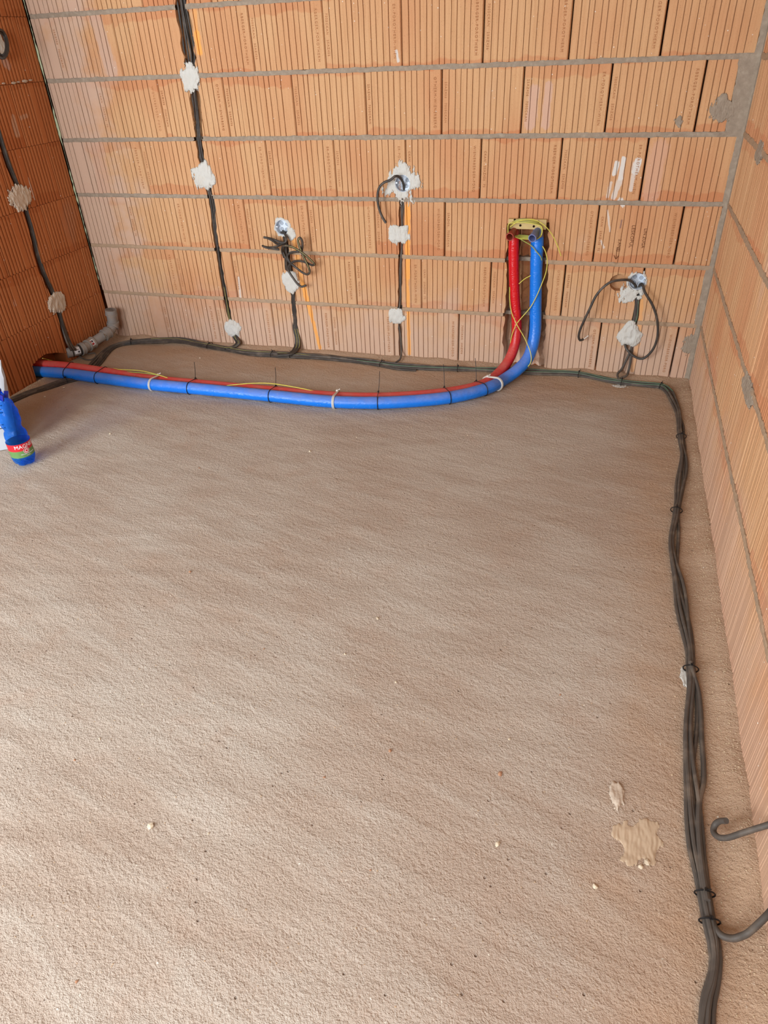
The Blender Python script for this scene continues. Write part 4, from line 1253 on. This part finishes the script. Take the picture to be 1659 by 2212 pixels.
# ------------------------------------------------------------------ blue water bottle and white sack at the left edge
def bottle():
    base = fl(57, 1000)
    bx, by = base.x, base.y
    t = thing('plastic_bottle', (bx, by, 0), 'crumpled blue plastic water bottle with red and green label', 'bottle')
    prof = [(.002, .012), (.014, .008), (.030, .000), (.039, .006), (.0435, .018), (.0450, .038), (.0440, .041), (.0440, .101), (.0455, .104), (.0450, .122), (.040, .142), (.0350, .152), (.0355, .160), (.041, .176), (.0445, .200), (.0440, .225), (.041, .245), (.036, .262), (.029, .276), (.023, .286), (.018, .298), (.0145, .306), (.0145, .320)]
    n = 56; vs = []; m = len(prof)
    a0_ = math.atan2(CAM.y - by, CAM.x - bx)
    def crush(r, z, an):
        d = 0
        if z < .03: d -= .009 * (abs(math.sin(an * 2.5)) ** 3) * (1 - z / .03) * (r > .02)
        if z > .105:
            u = Vector((math.cos(an) * 1.6, math.sin(an) * 1.6, z * 19))
            a = noise.cell(u * 1.7) if False else noise.voronoi(u * 1.25)[0]
            d += .0085 * (a[1] - a[0]) * min(1, (z - .105) / .03) - .004
            if z > .26: d += .006 * noise.noise(Vector((math.cos(an) * 5, math.sin(an) * 5, z * 90)))
        return max(.002, r + d)
    def ctr(z):
        lean = max(0, z - .15)
        return Vector((bx - lean * .10, by + lean * .03, .004 + z))
    def surf(prof, nsub, infl=0.0):
        zs = []
        for (r0, z0), (r1, z1) in zip(prof, prof[1:]):
            for k in range(nsub): zs.append((r0 + (r1 - r0) * k / nsub, z0 + (z1 - z0) * k / nsub))
        zs.append(prof[-1]); vs = []
        for r, z in zs:
            for j in range(n):
                an = 2 * math.pi * j / n; rr = crush(r, z, an) + infl
                vs.append(ctr(z) + Vector((rr * math.cos(an), rr * math.sin(an), 0)))
        fs = [(i * n + j, i * n + (j + 1) % n, (i + 1) * n + (j + 1) % n, (i + 1) * n + j) for i in range(len(zs) - 1) for j in range(n)]
        return vs, fs
    vs, fs = surf(prof, 5)
    b = MB().add(vs, fs)
    o = b.build('bottle_body', 'pet', t)
    for k_, (da, zz) in enumerate(((.3, .285), (-.7, .290), (1.5, .286), (2.9, .292))):
        a_ = a0_ + da; q_ = ctr(zz)
        MB().box(q_ + Vector((.026 * math.cos(a_), .026 * math.sin(a_), .004)), .014, .006, .026, Matrix.Rotation(a_ + .4, 3, 'Z') @ Matrix.Rotation(.35 * (-1) ** k_, 3, 'Y')).build('crumpled_fold', 'pet_dark', t)
    for nm, z0, z1, mat in (('label_red_band', .071, .101, 'label_red'), ('label_green_band', .042, .071, 'label_green')):
        vs, fs = surf([(.0443, z0), (.0443, z1)], 4, .0008)
        MB().add(vs, fs).build(nm, mat, t)
    # writing on the label, wrapped on the cylinder, facing the camera
    a0 = math.atan2(CAM.y - by, CAM.x - bx)
    def wrapped(name, body, size, zc, arc0, mat, spacing=1.0):
        me = text_mesh(name, body, size, spacing, .0002, mat)
        for v in me.vertices:
            x, y, z = v.co
            an = a0 + arc0 + x / .0455
            rr = .0456 + z
            c = ctr(zc + y) - Vector((bx, by, 0))
            v.co = (c.x + rr * math.cos(an), c.y + rr * math.sin(an), c.z)
        o = bpy.data.objects.new(name, me); col.objects.link(o); o.parent = t
    wrapped('label_lettering', 'MAGNESIA', .0215, .088, .62, 'label_white', 1.0)
    wrapped('label_small_print', 'P\u0158\u00cdRODN\u00cd MINER\u00c1LN\u00cd', .0056, .0555, .45, 'label_white', 1.0)
    wrapped('label_small_print', 'VODA', .0056, .0485, .45, 'label_white', 1.0)
    # round emblem between the two bands
    for rad, mat, lift in ((.0125, 'label_white', .0458), (.0108, 'label_red', .0462), (.0078, 'label_white', .0466), (.0045, 'label_red', .0470)):
        vs = []; k = 8
        for j in range(k):
            an = 2 * math.pi * (j + .5) / k
            aa = a0 + .38 + rad * math.cos(an) / .0455
            vs.append(ctr(.069 + rad * math.sin(an)) + Vector((lift * math.cos(aa), lift * math.sin(aa), 0)))
        MB().add(vs, [tuple(range(k))]).build('label_emblem', mat, t, smooth=False)
    q = ctr(.318)
    b = MB(); b.tube([q + Vector((0, 0, -.010)), q + Vector((0, 0, -.004))], .0175, 20); b.build('neck_ring', 'pet_dark', t)
    b = MB(); b.tube([q + Vector((0, 0, -.002)), q + Vector((0, 0, .016))], .0158, 24); b.build('cap', 'pet_dark', t)
    return t
bottle()

def sack():
    c0 = fl(21, 979); c0.z = 0
    t = thing('paper_sack', (c0.x - .17, c0.y + .06, 0), 'white paper sack with printed lines behind the blue bottle', 'sack')
    # x to the left of c0, slightly turned; height .42
    ux = Vector((-.985, -.17, 0)); uy = Vector((-.17, .985, 0)); w, d, h = .36, .12, .385
    def P(a, z, f):
        # a 0..1 across, z 0..1 up, f 0 front 1 back
        bul = math.sin(math.pi * min(1, max(0, a))) ** .5
        top = max(0, z - .72) / .28
        th = d * (.18 + .82 * bul) * (1 - .85 * top)
        q = c0 + ux * (a * w * (1 - .06 * math.sin(z * 3.1)) - .070 * z) + uy * (d / 2 + (f - .5) * th) + Vector((0, 0, z * h + .002))
        n_ = noise.noise(Vector((a * 6, z * 7, f * 3))) * .008 + noise.noise(Vector((a * 17, z * 19, f))) * .003
        return q + uy * (n_ if f < .5 else -n_)
    na, nz = 26, 26; b = MB(); vs = []; fs = []
    for f in (0, 1):
        for k in range(nz + 1):
            for i in range(na + 1): vs.append(P(i / na, k / nz, f))
    N = (na + 1) * (nz + 1)
    for k in range(nz):
        for i in range(na):
            a = k * (na + 1) + i
            fs.append((a, a + na + 1, a + na + 2, a + 1)); fs.append((N + a, N + a + 1, N + a + na + 2, N + a + na + 1))
    for k in range(nz):
        a = k * (na + 1); fs.append((a, N + a, N + a + na + 1, a + na + 1)); a += na; fs.append((a, a + na + 1, N + a + na + 1, N + a))
    for i in range(na):
        fs.append((i, i + 1, N + i + 1, N + i)); a = nz * (na + 1) + i; fs.append((a, N + a, N + a + 1, a + 1))
    b.add(vs, fs).build('sack_body', 'paper', t)
    # printed text lines on the front
    for z, l0, l1 in ((.52, .04, .7), (.48, .05, .75), (.44, .04, .66), (.30, .06, .7), (.26, .05, .6), (.60, .05, .5)):
        vs = []; k = 14
        for i in range(k):
            a = l0 + (l1 - l0) * i / (k - 1)
            vs += [P(a, z, 0) - uy * .0012, P(a, z + .010, 0) - uy * .0012]
        MB().add(vs, [(2 * i, 2 * i + 2, 2 * i + 3, 2 * i + 1) for i in range(k - 1)]).build('printed_line', 'ink', t)
    return t
sack()

# ------------------------------------------------------------------ crumbs, splashes and grit on the floor
patch('mortar_splash', 'flat dried mortar splash on the floor near the right cables', 'mortar', 'f', (1380, 1815), .047, .044, 78, .0024, 'splash', 'dried splashes on the floor', jag=.16, low=.45)
patch('plaster_splash', 'white plaster streak on the floor above the dried splash', 'plaster', 'f', (1335, 1716), .016, .032, 72, .005, 'plaster_dirty', 'dried splashes on the floor', jag=.3, low=.3)
patch('plaster_splash', 'white plaster dab under the cable tie below the forked cables', 'plaster', 'f', (1338, 832), .034, .016, 73, .003, 'plaster', 'dried splashes on the floor', jag=.25)
patch('plaster_splash', 'white plaster dab beside the cable tie on the right-hand run', 'plaster', 'f', (1480, 1460), .014, .030, 74, .003, 'plaster', 'dried splashes on the floor', jag=.25)

def pebble_mesh(seed):
    bm = bmesh.new(); bmesh.ops.create_icosphere(bm, subdivisions=1, radius=1)
    rn = random.Random(seed); o = Vector((rn.uniform(0, 50), rn.uniform(0, 50), 0))
    for v in bm.verts:
        d = v.co.normalized()
        v.co = d * (1 + .35 * noise.noise(d * 1.3 + o) + .15 * noise.noise(d * 3 + o)); v.co.z *= .62
    me = bpy.data.meshes.new('crumb'); bm.to_mesh(me); bm.free()
    return me
pm = {m: [pebble_mesh(i) for i in range(4)] for m in ('stone', 'stone_red')}
for m in pm:
    for me in pm[m]: me.materials.append(M[m])
rp = random.Random(4)
def pebble(u, v, size, label, mat='stone', group='loose crumbs on the screed'):
    p = fl(u, v); size *= .75
    o = bpy.data.objects.new('crumb', rp.choice(pm[mat])); col.objects.link(o)
    z = floor_h(p.x, p.y)
    o.location = (p.x, p.y, z + size * .32)
    o.scale = (size * rp.uniform(.8, 1.2), size * rp.uniform(.7, 1), size * .8)
    o.rotation_euler = (0, 0, rp.uniform(0, 6))
    return tag(o, label, 'crumb', group)
for u, v, s, lab, mt in (
    (325, 1784, .011, 'pale angular crumb, the largest in the lower left of the floor', 'stone'),
    (669, 975, .009, 'pale crumb on the floor below the middle white tie', 'stone'),
    (238, 938, .008, 'pale crumb on the floor right of the bottle shadow', 'stone'),
    (815, 1335, .007, 'pale crumb alone near the centre of the floor', 'stone'),
    (1080, 1671, .008, 'pinkish crumb on the open floor left of the plaster streak', 'stone_red'),
    (1398, 1862, .011, 'white crumb at the lower end of the dried splash', 'stone'),
    (1385, 1872, .008, 'small white crumb touching the dried splash', 'stone'),
    (138, 838, .010, 'white crumb beside the cables in front of the blue pipe', 'stone'),
    (97, 858, .010, 'pale crumb in front of the cables near the bottle', 'stone'),
    (410, 1235, .007, 'brownish crumb left of the floor centre', 'stone_red'),
    (842, 1622, .007, 'reddish crumb low in the middle of the floor', 'stone_red'),
    (1286, 1914, .009, 'pale crumb lowest on the right half of the floor', 'stone'),
    (1075, 1822, .009, 'greyish crumb left of the dried splash', 'stone'),
    (255, 831, .012, 'brick-red crumb against the blue pipe', 'stone_red'),
    (432, 773, .008, 'pale crumb on the strip between pipes and cable bundle', 'stone')):
    pebble(u, v, s, lab, mt)
rp2 = random.Random(9)
small = [(755, 1185), (570, 1400), (690, 1090), (745, 1412), (855, 1472), (307, 1520), (215, 1595), (1100, 1595), (980, 1130), (430, 1010), (700, 1680), (160, 1640), (450, 1800), (165, 2120), (1010, 940), (770, 945), (1210, 1500), (800, 1880)]
for u, v in small:
    pebble(u, v, rp2.uniform(.0035, .0055), 'tiny crumb scattered on the bare screed', 'stone' if rp2.random() < .7 else 'stone_red', 'tiny crumbs scattered on the screed')

# fine grit: nobody could count it
def grit():
    rn = random.Random(3); b = MB()
    oct_ = [(1, 0, 0), (-1, 0, 0), (0, 1, 0), (0, -1, 0), (0, 0, 1), (0, 0, -.4)]
    of = [(0, 2, 4), (2, 1, 4), (1, 3, 4), (3, 0, 4), (2, 0, 5), (1, 2, 5), (3, 1, 5), (0, 3, 5)]
    def one(x, y, s):
        z = floor_h(x, y)
        b.add([(x + q[0] * s * rn.uniform(.6, 1.3), y + q[1] * s * rn.uniform(.6, 1.3), z + q[2] * s * .8) for q in oct_], of)
    for _ in range(2600): one(rn.uniform(.05, XR - .02), rn.uniform(-3.1, -.02), rn.uniform(.0008, .0022))
    for _ in range(1300): one(XR - abs(rn.gauss(.0, .045)) - .004, rn.uniform(-2.9, -.02), rn.uniform(.001, .0032))
    for _ in range(900): one(rn.uniform(.02, XR), -abs(rn.gauss(0, .035)) - .003, rn.uniform(.001, .003))
    for _ in range(260): one(.004 + abs(rn.gauss(0, .012)), rn.uniform(-1.0, -.60), rn.uniform(.002, .0042))
    o = b.build('grit', 'sand', None, smooth=False, origin=Vector((0, 0, 0)))
    tag(o, 'fine sand grit strewn over the screed', 'grit', None, 'stuff')
grit()
